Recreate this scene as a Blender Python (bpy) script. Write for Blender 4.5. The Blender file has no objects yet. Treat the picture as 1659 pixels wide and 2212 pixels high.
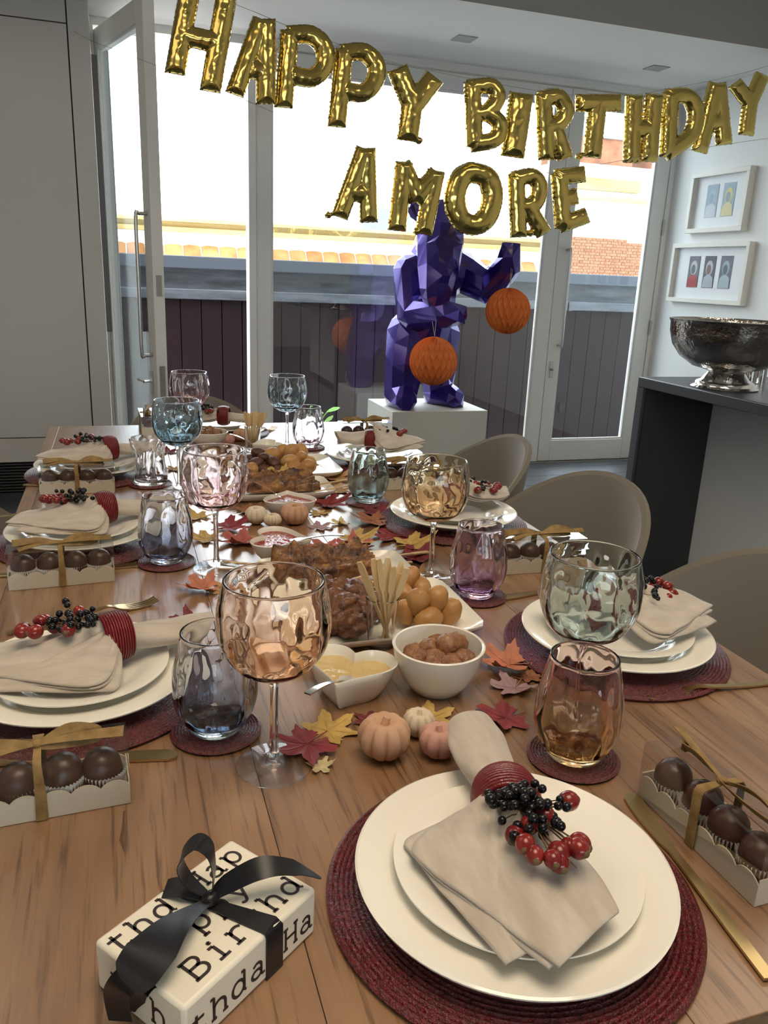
import bpy, bmesh, math, random
import numpy as np
from math import sin, cos, pi, radians, sqrt, atan2, hypot
from mathutils import Vector, Matrix, noise, Euler
SC = bpy.context.scene
COL = SC.collection
random.seed(11)

# ---------------------------------------------------------------- camera, world, sun, fill lights, exposure
F_PX, ROLL, PITCH, YAW = 1720.566, 0.04220, 0.29009, -0.32457
CAM = Vector((0.0, 0.0, 1.24))
_fw = Vector((-sin(YAW) * cos(PITCH), cos(YAW) * cos(PITCH), -sin(PITCH)))
_rt = Vector((cos(YAW), sin(YAW), 0))
_up = _rt.cross(_fw)
RT = _rt * cos(ROLL) + _up * sin(ROLL)
UP = -_rt * sin(ROLL) + _up * cos(ROLL)
camd = bpy.data.cameras.new('camera')
camd.sensor_fit = 'HORIZONTAL'; camd.sensor_width = 36.0
camd.lens = F_PX / 1659 * 36.0
camd.clip_start = 0.02; camd.clip_end = 200
cam = bpy.data.objects.new('camera', camd); COL.objects.link(cam)
cam.matrix_world = Matrix(((RT.x, UP.x, -_fw.x, CAM.x), (RT.y, UP.y, -_fw.y, CAM.y), (RT.z, UP.z, -_fw.z, CAM.z), (0, 0, 0, 1)))
SC.camera = cam

SC.view_settings.view_transform = 'Standard'
SC.view_settings.look = 'None'
SC.view_settings.gamma = 1.0
SC.view_settings.use_curve_mapping = False
SC.view_settings.exposure = -0.12
SC.cycles.max_bounces = 14
SC.cycles.transmission_bounces = 12
SC.cycles.transparent_max_bounces = 16
SC.cycles.diffuse_bounces = 5
SC.cycles.glossy_bounces = 6
SC.cycles.sample_clamp_indirect = 14.0
SC.cycles.caustics_reflective = False
SC.cycles.caustics_refractive = True
SC.cycles.blur_glossy = 0.6

W = bpy.data.worlds.new('overcast_sky'); SC.world = W; W.use_nodes = True
bg = W.node_tree.nodes['Background']
bg.inputs[0].default_value = (0.93, 0.965, 1.0, 1); bg.inputs[1].default_value = 8.8

def lamp(name, kind, loc, rot, energy, color, size=None, sy=None):
    l = bpy.data.lights.new(name, kind); l.energy = energy; l.color = color
    if kind == 'AREA':
        l.shape = 'RECTANGLE'; l.size = size; l.size_y = sy or size
    o = bpy.data.objects.new(name, l); COL.objects.link(o); o.location = loc; o.rotation_euler = rot
    return o
sun = lamp('sun', 'SUN', (0, -5, 12), (radians(52), 0, radians(-14)), 5.0, (1, .95, .84)); sun.data.angle = radians(.6)
lamp('fill_light_dining', 'AREA', (0.3, 0.2, 2.86), (0, 0, 0), 39, (1, .80, .58), 1.2, 1.2)  # unseen warm fill added overhead to light the foreground
lamp('fill_light_kitchen', 'AREA', (2.4, 1.6, 2.86), (0, 0, 0), 13, (1, .88, .72), 1.0, 1.0)  # added fill on the kitchen side, brightens the far part of the room
lamp('fill_light_left', 'AREA', (-1.2, 2.2, 2.86), (0, 0, 0), 12, (1, .88, .72), 1.4, 1.4)  # added fill on the left, lifts the cabinet and window frames

def at(px, py, axis, val):
    d = RT * ((px - 829.5) / F_PX) - UP * ((py - 1106) / F_PX) + _fw
    return CAM + d * ((val - CAM[axis]) / d[axis])
def T(px, py, z=.75): return at(px, py, 2, z)

# ---------------------------------------------------------------- materials
def nd(nt, t, **kw):
    n = nt.nodes.new(t)
    for k, v in kw.items():
        if k in n.inputs: n.inputs[k].default_value = v
        else: setattr(n, k, v)
    return n
def ramp(nt, stops):
    r = nt.nodes.new('ShaderNodeValToRGB'); e = r.color_ramp.elements
    while len(e) < len(stops): e.new(.5)
    for i, (p, c) in enumerate(stops): e[i].position = p; e[i].color = (*c, 1)
    return r
def c3(c): return (c[0], c[1], c[2], 1)
def mat(name, col, rough=.5, metal=0, spec=.5, var=None, bump=None, coat=0, sheen=0, sub=0, trans=0, ior=1.45, emit=None):
    """var=(scale,(sx,sy,sz),[(pos,col)...],detail); bump=(scale,(sx,sy,sz),strength,dist)"""
    m = bpy.data.materials.new(name); m.use_nodes = True; nt = m.node_tree; b = nt.nodes['Principled BSDF']
    b.inputs['Base Color'].default_value = c3(col); b.inputs['Roughness'].default_value = rough
    b.inputs['Metallic'].default_value = metal; b.inputs['Specular IOR Level'].default_value = spec
    b.inputs['Coat Weight'].default_value = coat; b.inputs['Coat Roughness'].default_value = .06
    b.inputs['Sheen Weight'].default_value = sheen; b.inputs['Transmission Weight'].default_value = trans; b.inputs['IOR'].default_value = ior
    if sub: b.inputs['Subsurface Weight'].default_value = sub; b.inputs['Subsurface Radius'].default_value = (.01, .006, .004)
    if emit: b.inputs['Emission Color'].default_value = c3(emit[0]); b.inputs['Emission Strength'].default_value = emit[1]
    tc = nt.nodes.new('ShaderNodeTexCoord')
    def tex(scale, s3, detail):
        mp = nd(nt, 'ShaderNodeMapping'); mp.inputs['Scale'].default_value = s3
        oi = nt.nodes.new('ShaderNodeObjectInfo')
        ad = nd(nt, 'ShaderNodeVectorMath', operation='ADD'); sc = nd(nt, 'ShaderNodeVectorMath', operation='SCALE')
        cx = nt.nodes.new('ShaderNodeCombineXYZ'); 
        for i in range(3): nt.links.new(oi.outputs['Random'], cx.inputs[i])
        nt.links.new(cx.outputs[0], sc.inputs[0]); sc.inputs['Scale'].default_value = 7.0
        nt.links.new(tc.outputs['Object'], ad.inputs[0]); nt.links.new(sc.outputs[0], ad.inputs[1])
        nt.links.new(ad.outputs[0], mp.inputs['Vector'])
        nz = nd(nt, 'ShaderNodeTexNoise', Scale=scale, Detail=detail, Roughness=.6)
        nt.links.new(mp.outputs[0], nz.inputs['Vector']); return nz
    if var:
        nz = tex(var[0], var[1], var[3] if len(var) > 3 else 4)
        r = ramp(nt, var[2]); nt.links.new(nz.outputs['Fac'], r.inputs[0]); nt.links.new(r.outputs[0], b.inputs['Base Color'])
    if bump:
        nz = tex(bump[0], bump[1], 3); bp = nd(nt, 'ShaderNodeBump', Strength=bump[2], Distance=bump[3])
        nt.links.new(nz.outputs['Fac'], bp.inputs['Height']); nt.links.new(bp.outputs[0], b.inputs['Normal'])
        if coat: nt.links.new(bp.outputs[0], b.inputs['Coat Normal'])
    return m
def pane_mat(name, tint=(.96, .985, .98), ior=1.5, k=1.0):
    m = bpy.data.materials.new(name); m.use_nodes = True; nt = m.node_tree; nt.nodes.clear()
    o = nt.nodes.new('ShaderNodeOutputMaterial'); mx = nt.nodes.new('ShaderNodeMixShader')
    t = nd(nt, 'ShaderNodeBsdfTransparent'); t.inputs[0].default_value = c3(tint)
    g = nd(nt, 'ShaderNodeBsdfGlossy'); g.inputs['Roughness'].default_value = 0.0
    fr = nd(nt, 'ShaderNodeFresnel'); fr.inputs['IOR'].default_value = ior
    mu = nd(nt, 'ShaderNodeMath', operation='MULTIPLY'); mu.inputs[1].default_value = k
    ge = nt.nodes.new('ShaderNodeNewGeometry'); iv = nd(nt, 'ShaderNodeMath', operation='SUBTRACT'); iv.inputs[0].default_value = 1.0
    m2 = nd(nt, 'ShaderNodeMath', operation='MULTIPLY')
    nt.links.new(ge.outputs['Backfacing'], iv.inputs[1]); nt.links.new(fr.outputs[0], mu.inputs[0]); nt.links.new(mu.outputs[0], m2.inputs[0]); nt.links.new(iv.outputs[0], m2.inputs[1]); nt.links.new(m2.outputs[0], mx.inputs[0])
    nt.links.new(t.outputs[0], mx.inputs[1]); nt.links.new(g.outputs[0], mx.inputs[2]); nt.links.new(mx.outputs[0], o.inputs[0])
    return m
def glass_mat(name, stops, h, rough=0.0, thru=0.0):
    """stops: colours from the base to the rim over height h"""
    m = bpy.data.materials.new(name); m.use_nodes = True; nt = m.node_tree; b = nt.nodes['Principled BSDF']
    b.inputs['Transmission Weight'].default_value = 1; b.inputs['Roughness'].default_value = rough; b.inputs['IOR'].default_value = 1.47
    tc = nt.nodes.new('ShaderNodeTexCoord'); sp = nt.nodes.new('ShaderNodeSeparateXYZ')
    mr = nd(nt, 'ShaderNodeMapRange'); mr.inputs['From Max'].default_value = h
    r = ramp(nt, stops)
    nt.links.new(tc.outputs['Object'], sp.inputs[0]); nt.links.new(sp.outputs[2], mr.inputs[0]); nt.links.new(mr.outputs[0], r.inputs[0]); nt.links.new(r.outputs[0], b.inputs['Base Color'])
    if not thru: return m
    tr = nt.nodes.new('ShaderNodeBsdfTransparent'); mx = nt.nodes.new('ShaderNodeMixShader'); mx.inputs[0].default_value = thru
    nt.links.new(r.outputs[0], tr.inputs[0]); nt.links.new(b.outputs[0], mx.inputs[1]); nt.links.new(tr.outputs[0], mx.inputs[2]); nt.links.new(mx.outputs[0], nt.nodes['Material Output'].inputs[0])
    return m
def wood_mat(name, a, b_, c_, rough=.32):
    m = bpy.data.materials.new(name); m.use_nodes = True; nt = m.node_tree; b = nt.nodes['Principled BSDF']
    b.inputs['Roughness'].default_value = rough
    tc = nt.nodes.new('ShaderNodeTexCoord'); oi = nt.nodes.new('ShaderNodeObjectInfo')
    cx = nt.nodes.new('ShaderNodeCombineXYZ'); sc = nd(nt, 'ShaderNodeVectorMath', operation='SCALE'); sc.inputs['Scale'].default_value = 9
    ad = nd(nt, 'ShaderNodeVectorMath', operation='ADD')
    for i in range(3): nt.links.new(oi.outputs['Random'], cx.inputs[i])
    nt.links.new(cx.outputs[0], sc.inputs[0]); nt.links.new(tc.outputs['Object'], ad.inputs[0]); nt.links.new(sc.outputs[0], ad.inputs[1])
    def nz(scale, s3, det, dist=0):
        mp = nd(nt, 'ShaderNodeMapping'); mp.inputs['Scale'].default_value = s3; nt.links.new(ad.outputs[0], mp.inputs[0])
        n = nd(nt, 'ShaderNodeTexNoise', Scale=scale, Detail=det, Roughness=.62, Distortion=dist); nt.links.new(mp.outputs[0], n.inputs['Vector']); return n
    n1 = nz(9, (1, .09, 1), 5, 1.4); n2 = nz(170, (1, .045, 1), 4); n3 = nz(2.2, (1, .6, 1), 3)
    r1 = ramp(nt, [(.30, a), (.52, b_), (.74, c_)]); nt.links.new(n1.outputs['Fac'], r1.inputs[0])
    r2 = ramp(nt, [(.34, (.36, .32, .28)), (.47, (1, 1, 1))]); nt.links.new(n2.outputs['Fac'], r2.inputs[0])
    r3 = ramp(nt, [(.3, (.82, .80, .78)), (.7, (1.08, 1.06, 1.02))]); nt.links.new(n3.outputs['Fac'], r3.inputs[0])
    m1 = nd(nt, 'ShaderNodeMix', data_type='RGBA', blend_type='MULTIPLY'); m1.inputs['Factor'].default_value = .8
    nt.links.new(r1.outputs[0], m1.inputs['A']); nt.links.new(r2.outputs[0], m1.inputs['B'])
    m2 = nd(nt, 'ShaderNodeMix', data_type='RGBA', blend_type='MULTIPLY'); m2.inputs['Factor'].default_value = 1
    nt.links.new(m1.outputs['Result'], m2.inputs['A']); nt.links.new(r3.outputs[0], m2.inputs['B']); nt.links.new(m2.outputs['Result'], b.inputs['Base Color'])
    b.inputs['Coat Weight'].default_value = 1.0; b.inputs['Coat Roughness'].default_value = .30
    bp = nd(nt, 'ShaderNodeBump', Strength=.25, Distance=.0012); nt.links.new(n2.outputs['Fac'], bp.inputs['Height']); nt.links.new(bp.outputs[0], b.inputs['Normal'])
    return m

M = {}
M['white_paint'] = mat('white_paint', (.80, .79, .75), .55, bump=(60, (1, 1, 1), .04, .002))
M['wall_paint'] = mat('wall_paint', (.80, .80, .79), .7, bump=(90, (1, 1, 1), .05, .002))
M['ceiling_paint'] = mat('ceiling_paint', (.80, .79, .76), .8)
M['bulkhead_shaded'] = mat('bulkhead_shaded', (.30, .29, .275), .8)  # ceiling paint darkened to carry the shade on the room-facing side
M['cabinet'] = mat('cabinet_lacquer', (.60, .575, .54), .6, bump=(220, (1, 1, 1), .05, .001))
M['dark_gap'] = mat('dark_gap', (.03, .03, .03), .8)
M['vent'] = mat('vent_metal', (.06, .06, .06), .5)
M['grille'] = mat('grey_grille', (.30, .30, .29), .6)
M['dark_strip'] = mat('dark_metal_strip', (.10, .10, .10), .45, .4)
M['steel'] = mat('brushed_steel', (.55, .54, .52), .28, 1)
M['chrome'] = mat('chrome', (.8, .79, .77), .08, 1)
M['floor'] = mat('dark_floor', (.06, .065, .075), .34, var=(5, (1, .1, 1), [(.3, (.045, .05, .06)), (.7, (.085, .09, .105))]))
M['pane'] = pane_mat('window_glass', (.93, .965, .965), 1.5, 4.0)
M['door_pane'] = pane_mat('door_glass', (.90, .96, .98), 1.5, 2.6)
M['open_pane'] = pane_mat('open_door_glass', (.92, .97, .99), 1.5, 2.2)
M['foot_glass'] = pane_mat('clear_foot_glass', (.97, .97, .97), 1.5, 2.0)
M['art_glass'] = pane_mat('picture_glass', (.98, .98, .98), 1.3, .25)
M['plastic'] = pane_mat('clear_plastic', (.985, .985, .985), 1.45, 2.2)
M['oak'] = wood_mat('oiled_oak', (.185, .098, .048), (.290, .165, .085), (.385, .242, .135), .33)
M['oak_dark'] = mat('oak_gap', (.10, .05, .025), .6)
M['porcelain'] = mat('porcelain', (.84, .82, .74), .12, spec=.5, coat=.3)
M['bowl_ceramic'] = mat('bowl_ceramic', (.78, .76, .68), .2, coat=.2)
M['bead'] = mat('red_glass_beads', (.17, .012, .02), .2, spec=.5, coat=.35, var=(300, (1, 1, 1), [(.35, (.055, .004, .006)), (.65, (.15, .010, .014))]), bump=(420, (1, 1, 1), 1.0, .0022))
M['ring_bead'] = mat('red_ring_beads', (.17, .010, .013), .22, spec=.7, coat=.4, bump=(380, (1, 1, 1), .5, .0015))
M['linen'] = mat('linen', (.50, .43, .35), .9, sheen=.25, var=(70, (1, .2, 1), [(.3, (.42, .365, .30)), (.7, (.56, .50, .425))]), bump=(900, (1, 1, 1), .35, .0006))
M['black_berry'] = mat('black_berry', (.006, .006, .008), .2, spec=.4)
M['red_berry'] = mat('red_hip', (.2, .018, .02), .22, spec=.5, coat=.2, var=(60, (1, 1, 1), [(.35, (.13, .008, .010)), (.7, (.27, .022, .014))]))
M['berry_tip'] = mat('berry_tip', (.14, .09, .04), .8)
M['twig'] = mat('twig', (.13, .08, .04), .8)
M['card'] = mat('cream_card', (.76, .70, .55), .6, bump=(400, (1, 1, 1), .08, .0005))
M['paper_case'] = mat('white_paper_case', (.78, .77, .75), .8)
M['choc'] = mat('dark_chocolate', (.055, .026, .018), .35, bump=(60, (1, 1, 1), .1, .002))
M['raffia'] = mat('raffia', (.25, .15, .05), .75, var=(60, (1, 1, 1), [(.3, (.16, .095, .03)), (.7, (.31, .20, .075))]), bump=(200, (1, 1, 1), .3, .001))
M['satin'] = mat('black_satin', (.008, .008, .010), .34, spec=.4, sheen=.03)
M['wrap'] = mat('wrapping_paper', (.78, .74, .62), .45, bump=(25, (1, 1, 1), .12, .002))
M['ink'] = mat('print_ink', (.03, .022, .022), .6)
M['gold_cutlery'] = mat('gold_cutlery', (.55, .41, .20), .3, 1)
M['silver'] = mat('silver_spoon', (.75, .73, .70), .15, 1)
M['stick'] = mat('bamboo', (.62, .44, .22), .6, var=(30, (1, 1, .1), [(.3, (.54, .37, .17)), (.7, (.70, .52, .29))]))
M['gold_foil'] = mat('gold_foil', (.60, .45, .13), .15, 1, bump=(7, (1, 1, 1), .16, .02))
M['bear'] = mat('purple_lacquer', (.045, .022, .235), .14, .55, coat=.6)
M['plinth'] = mat('plinth_paint', (.60, .59, .53), .5)
M['tissue'] = mat('orange_tissue', (.72, .20, .045), .75, sub=.0)
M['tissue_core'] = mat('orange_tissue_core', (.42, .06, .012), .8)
M['thread'] = mat('thread', (.45, .42, .38), .7)
M['velvet'] = mat('taupe_velvet', (.185, .168, .145), .8, sheen=.55, bump=(300, (1, 1, 1), .1, .001))
M['velvet_edge'] = mat('tan_shell', (.17, .15, .115), .85, sheen=.2)
M['black_metal'] = mat('black_metal', (.02, .02, .02), .4, .6)
M['counter'] = mat('dark_stone', (.055, .06, .072), .32, bump=(50, (1, 1, 1), .05, .002))
M['counter_dark'] = mat('dark_panel', (.025, .028, .03), .55)
M['counter_grey'] = mat('grey_panel', (.74, .74, .74), .3)
M['hammered'] = mat('hammered_steel', (.42, .39, .36), .13, 1, bump=(38, (1, 1, 1), .35, .012))
M['frame'] = mat('frame_cream', (.74, .71, .64), .5)
M['mount'] = mat('mount_card', (.86, .87, .88), .8)
M['board'] = mat('maroon_board', (.012, .006, .008), .6, spec=.15, var=(6, (1, 1, .1), [(.3, (.0075, .0042, .0055)), (.7, (.0135, .0055, .0068))]))
M['lead'] = mat('lead_sheet', (.1, .1, .12), .5, var=(7, (.5, 1, 3), [(.3, (.035, .04, .048)), (.7, (.10, .11, .13))]))
M['cap'] = mat('grey_fascia', (.065, .075, .095), .5, spec=.3)
M['deck'] = mat('terrace_tiles', (.58, .57, .55), .8)  # unseen terrace floor, colour lightened to bounce daylight onto the ceiling
M['brick'] = mat('red_brick', (.17, .06, .03), .85, var=(3, (1, 1, 1), [(.35, (.12, .042, .02)), (.65, (.22, .085, .04))]))
M['mortar'] = mat('mortar', (.46, .38, .22), .9)
M['stone'] = mat('yellow_stone', (.26, .18, .06), .85, var=(1.5, (.3, 1, 2), [(.3, (.20, .13, .035)), (.7, (.34, .26, .12))]))
M['terracotta'] = mat('terracotta', (.25, .10, .025), .8, var=(1.2, (1, 1, 1), [(.3, (.17, .06, .015)), (.7, (.36, .19, .07))]))
M['render_white'] = mat('white_render', (.80, .79, .76), .9)
M['socket'] = mat('black_socket', (.008, .008, .009), .6, spec=.2)
M['slate'] = mat('slate', (.16, .17, .18), .7)

# ---------------------------------------------------------------- mesh builder
class MB:
    def __init__(s): s.v = []; s.f = []; s.mi = []
    def add(s, vs, fs, mi=0):
        o = len(s.v); s.v += [tuple(p) for p in vs]; s.f += [tuple(i + o for i in f) for f in fs]; s.mi += [mi] * len(fs); return s
    def box(s, x0, x1, y0, y1, z0, z1, mi=0):
        return s.add([(x0, y0, z0), (x1, y0, z0), (x1, y1, z0), (x0, y1, z0), (x0, y0, z1), (x1, y0, z1), (x1, y1, z1), (x0, y1, z1)],
                     [(0, 3, 2, 1), (4, 5, 6, 7), (0, 1, 5, 4), (1, 2, 6, 5), (2, 3, 7, 6), (3, 0, 4, 7)], mi)
    def grid(s, pts, nu, nv, closeu=False, closev=False, mi=0, flip=False):
        """pts row-major nv rows of nu"""
        fs = []
        for j in range(nv if closev else nv - 1):
            for i in range(nu if closeu else nu - 1):
                a = j * nu + i; b = j * nu + (i + 1) % nu; c = ((j + 1) % nv) * nu + (i + 1) % nu; d = ((j + 1) % nv) * nu + i
                fs.append((a, d, c, b) if flip else (a, b, c, d))
        return s.add(pts, fs, mi)
    def lathe(s, prof, seg=48, fn=None, c=(0, 0, 0), mi=0, loop=False, caps=True):
        pts = []
        for (r, z) in prof:
            for i in range(seg):
                a = 2 * pi * i / seg; rr, zz = (r, z) if fn is None else fn(r, z, a)
                pts.append((c[0] + rr * cos(a), c[1] + rr * sin(a), c[2] + zz))
        o = len(s.v); n = len(prof)
        s.grid(pts, seg, n, True, loop, mi)
        if caps and not loop:
            s.f.append(tuple(o + i for i in range(seg))[::-1]); s.f.append(tuple(o + (n - 1) * seg + i for i in range(seg))); s.mi += [mi, mi]
        return s
    def tube(s, pts, rad, seg=8, caps=True, mi=0, flat=1.0, up=None):
        pts = [Vector(p) for p in pts]; n = len(pts); out = []
        rad = rad if hasattr(rad, '__len__') else [rad] * n
        pn = None
        for i, p in enumerate(pts):
            t = (pts[min(i + 1, n - 1)] - pts[max(i - 1, 0)]); t = t.normalized() if t.length > 1e-9 else Vector((0, 0, 1))
            if up is not None: nn = Vector(up) - t * t.dot(Vector(up))
            elif pn is None: nn = t.orthogonal()
            else: nn = pn - t * t.dot(pn)
            if nn.length < 1e-6: nn = t.orthogonal()
            nn.normalize(); pn = nn; bb = t.cross(nn)
            for k in range(seg):
                a = 2 * pi * k / seg; out.append(p + bb * (cos(a) * rad[i]) + nn * (sin(a) * rad[i] * flat))
        o = len(s.v); s.grid(out, seg, n, True, False, mi)
        if caps:
            s.f.append(tuple(o + k for k in range(seg))[::-1]); s.f.append(tuple(o + (n - 1) * seg + k for k in range(seg))); s.mi += [mi, mi]
        return s
    def ball(s, c, r, nu=12, nv=8, sc=(1, 1, 1), fn=None, R=None, mi=0):
        pts = [(0, 0, -1)]
        for j in range(1, nv):
            t = pi * j / nv
            for i in range(nu): a = 2 * pi * i / nu; pts.append((sin(t) * cos(a), sin(t) * sin(a), -cos(t)))
        pts.append((0, 0, 1)); out = []
        for p in pts:
            q = Vector(p); k = fn(q) if fn else 1.0
            q = Vector((q.x * sc[0], q.y * sc[1], q.z * sc[2])) * (r * k)
            if R is not None: q = R @ q
            out.append(q + Vector(c))
        fs = []; L = len(pts) - 1
        for i in range(nu):
            fs.append((0, 1 + (i + 1) % nu, 1 + i)); fs.append((L, L - nu + i, L - nu + (i + 1) % nu))
        for j in range(nv - 2):
            for i in range(nu):
                a = 1 + j * nu + i; b = 1 + j * nu + (i + 1) % nu; fs.append((a, b, b + nu, a + nu))
        return s.add(out, fs, mi)
    def strip(s, pts, wid, side, th=.0006, mi=0):
        """flat ribbon: pts centre, wid half widths, side vectors"""
        n = len(pts); rows = []
        for i in range(n):
            p = Vector(pts[i]); w = wid[i] if hasattr(wid, '__len__') else wid
            sd = Vector(side[i] if hasattr(side[0], '__len__') else side).normalized()
            t = (Vector(pts[min(i + 1, n - 1)]) - Vector(pts[max(i - 1, 0)])).normalized(); sd = (sd - t * sd.dot(t)).normalized(); nn = t.cross(sd) * th
            rows += [p - sd * w - nn, p + sd * w - nn, p + sd * w + nn, p - sd * w + nn]
        o = len(s.v); s.grid(rows, 4, n, True, False, mi); s.f += [(o + 3, o + 2, o + 1, o), (o + 4 * n - 4, o + 4 * n - 3, o + 4 * n - 2, o + 4 * n - 1)]; s.mi += [mi, mi]
        return s
    def mesh(s, name, mats, smooth=40):
        me = bpy.data.meshes.new(name); me.from_pydata(s.v, [], s.f); me.update()
        for m in (mats if isinstance(mats, (list, tuple)) else [mats]): me.materials.append(m)
        if any(s.mi): me.polygons.foreach_set('material_index', s.mi)
        bm = bmesh.new(); bm.from_mesh(me); bmesh.ops.recalc_face_normals(bm, faces=bm.faces); bm.to_mesh(me); bm.free()
        if smooth:
            me.polygons.foreach_set('use_smooth', [True] * len(me.polygons)); me.set_sharp_from_angle(angle=radians(smooth))
        me.update(); return me
    def build(s, name, mats, parent=None, loc=(0, 0, 0), rot=(0, 0, 0), smooth=40, bevel=0):
        o = bpy.data.objects.new(name, s.mesh(name, mats, smooth)); COL.objects.link(o); o.location = loc; o.rotation_euler = rot
        if parent is not None: o.parent = parent
        if bevel:
            b = o.modifiers.new('bevel', 'BEVEL'); b.width = bevel; b.segments = 2; b.limit_method = 'ANGLE'; b.angle_limit = radians(50)
        return o
def link(name, me, parent=None, loc=(0, 0, 0), rot=(0, 0, 0), scale=None):
    o = bpy.data.objects.new(name, me); COL.objects.link(o); o.location = loc; o.rotation_euler = rot
    if scale is not None: o.scale = scale if hasattr(scale, '__len__') else (scale,) * 3
    if parent is not None: o.parent = parent
    return o
def tag(o, label, cat, group=None, kind=None):
    o['label'] = label; o['category'] = cat
    if group: o['group'] = group
    if kind: o['kind'] = kind
    return o
def thing(name, label, cat, loc=(0, 0, 0), rz=0, group=None):
    o = bpy.data.objects.new(name, None); COL.objects.link(o); o.empty_display_size = .05
    o.location = loc; o.rotation_euler = (0, 0, rz); return tag(o, label, cat, group)
def struct(o): o['kind'] = 'structure'; return o
def dup(root, loc, rz, label, group=None, scale=None):
    r = root.copy(); COL.objects.link(r); r.location = loc; r.rotation_euler = (0, 0, rz); r['label'] = label
    if group: r['group'] = group
    if scale is not None: r.scale = (scale,) * 3 if not hasattr(scale, '__len__') else scale
    for ch in list(root.children):
        c = ch.copy(); COL.objects.link(c); c.parent = r
        for g in list(ch.children):
            d = g.copy(); COL.objects.link(d); d.parent = c
    return r
def catmull(pts, n=6):
    pts = [Vector(p) for p in pts]; out = []
    for i in range(len(pts) - 1):
        p0, p1, p2, p3 = pts[max(i - 1, 0)], pts[i], pts[i + 1], pts[min(i + 2, len(pts) - 1)]
        for k in range(n):
            t = k / n; out.append(.5 * ((2 * p1) + (p2 - p0) * t + (2 * p0 - 5 * p1 + 4 * p2 - p3) * t * t + (3 * p1 - p0 - 3 * p2 + p3) * t ** 3))
    out.append(pts[-1]); return out
def interp(xs, ys, x): return float(np.interp(x, xs, ys))
# ---------------------------------------------------------------- the room shell
def leaf_frame(x0, x1, z0, z1, sl, sr, zb, zt, y0=-.03, y1=.03):
    m = MB(); m.box(x0, x0 + sl, y0, y1, z0, z1); m.box(x1 - sr, x1, y0, y1, z0, z1)
    m.box(x0 + sl, x1 - sr, y0, y1, z0, zb); m.box(x0 + sl, x1 - sr, y0, y1, zt, z1); return m
YW = 4.957; XL, XR, YB = -2.4, 3.62, -3.6
fl = struct(MB().box(XL - .1, XR + .1, YB, 5.0, -.12, -.012).build('floor', M['dark_gap'], smooth=0))
pk = MB().box(-(XR - XL) / 2, (XR - XL) / 2, -.108, .108, -.02, 0).mesh('floor_plank', M['floor'], 0)
for i in range(39): link('floor_plank', pk, fl, ((XL + XR) / 2, YB + .12 + i * .22, 0))
struct(MB().box(XL - .2, XL, YB, 5.1, -.1, 3.0).build('wall_left', M['wall_paint'], smooth=0))
struct(MB().box(XR, XR + .2, YB, 5.03, -.1, 3.0).build('wall_right', M['wall_paint'], smooth=0))
struct(MB().box(XL - .2, -1.2, YB - .2, YB, -.1, 3.0).box(1.8, XR + .2, YB - .2, YB, -.1, 3.0).box(-1.2, 1.8, YB - .2, YB, -.1, .9).box(-1.2, 1.8, YB - .2, YB, 1.9, 3.0).build('wall_rear', M['wall_paint'], smooth=0))
w9 = struct(leaf_frame(-1.2, 1.8, .9, 1.9, .08, .08, .98, 1.82).box(.26, .34, -.03, .03, .98, 1.82).build('fill_window', M['white_paint'], None, (0, YB - .1, 0), bevel=.003))  # unseen window added behind the camera so sky light reaches front faces
MB().box(-1.12, 1.72, -.004, .004, .98, 1.82).build('window_pane', M['pane'], w9, smooth=0)
struct(MB().box(XL - .2, XR + .2, 4.90, 5.03, 2.41, 3.0).build('wall_back', M['white_paint'], smooth=0))
struct(MB().box(XL - .2, XR + .2, YB - .2, 5.0, 2.9, 3.0).build('ceiling', M['ceiling_paint'], smooth=0))
cl = struct(MB().box(XL, XR, 3.86, 4.92, 2.45, 2.9).build('ceiling_lowered', [M['ceiling_paint'], M['bulkhead_shaded']], smooth=0))
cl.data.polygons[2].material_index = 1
struct(MB().box(-9, 12, YB - .4, 5.12, 3.0, 3.2).build('roof', M['render_white'], smooth=0))  # unseen roof slab, widened past the house to keep sun off the parapet
struct(MB().box(-9, XL - .2, 4.9, 5.1, -.1, 3.0).box(XR + .2, 12, 4.9, 5.1, -.1, 3.0).build('wall_outside', M['render_white'], smooth=0))
# jambs and posts of the glazed wall
struct(MB().box(-.10, -.045, 4.90, 5.03, 0, 2.41).build('trim_1', M['white_paint'], bevel=.003))
struct(MB().box(.752, .796, 4.91, 5.03, 0, 2.41).build('trim_2', M['white_paint'], bevel=.003))
struct(MB().box(3.583, XR, 4.92, 5.03, 0, 2.41).build('trim_3', M['white_paint'], bevel=.003))
struct(MB().box(-.0585, -.030, 4.652, 4.664, .88, 2.22).build('trim_4', M['dark_strip'], bevel=.002))
struct(MB().box(.796, 3.583, 4.90, 5.03, -.03, .004).build('trim_5', M['steel'], smooth=0))
struct(MB().box(3.57, XR, 3.62, 3.72, .86, 2.2).build('trim_6', M['frame'], bevel=.003))

def d_handle(z0, z1, x, y, d=.055, r=.009):
    return MB().tube(catmull([(x, y, z0), (x, y - d * .7, z0), (x, y - d, z0 + .02), (x, y - d, (z0 + z1) / 2), (x, y - d, z1 - .02), (x, y - d * .7, z1), (x, y, z1)], 5), r, 10)
def bead_mb(x0, x1, z0, z1, y):
    m = MB(); w = .012
    m.box(x0, x0 + w, y, y + .016, z0, z1); m.box(x1 - w, x1, y, y + .016, z0, z1); m.box(x0 + w, x1 - w, y, y + .016, z0, z0 + w); m.box(x0 + w, x1 - w, y, y + .016, z1 - w, z1); return m
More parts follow.
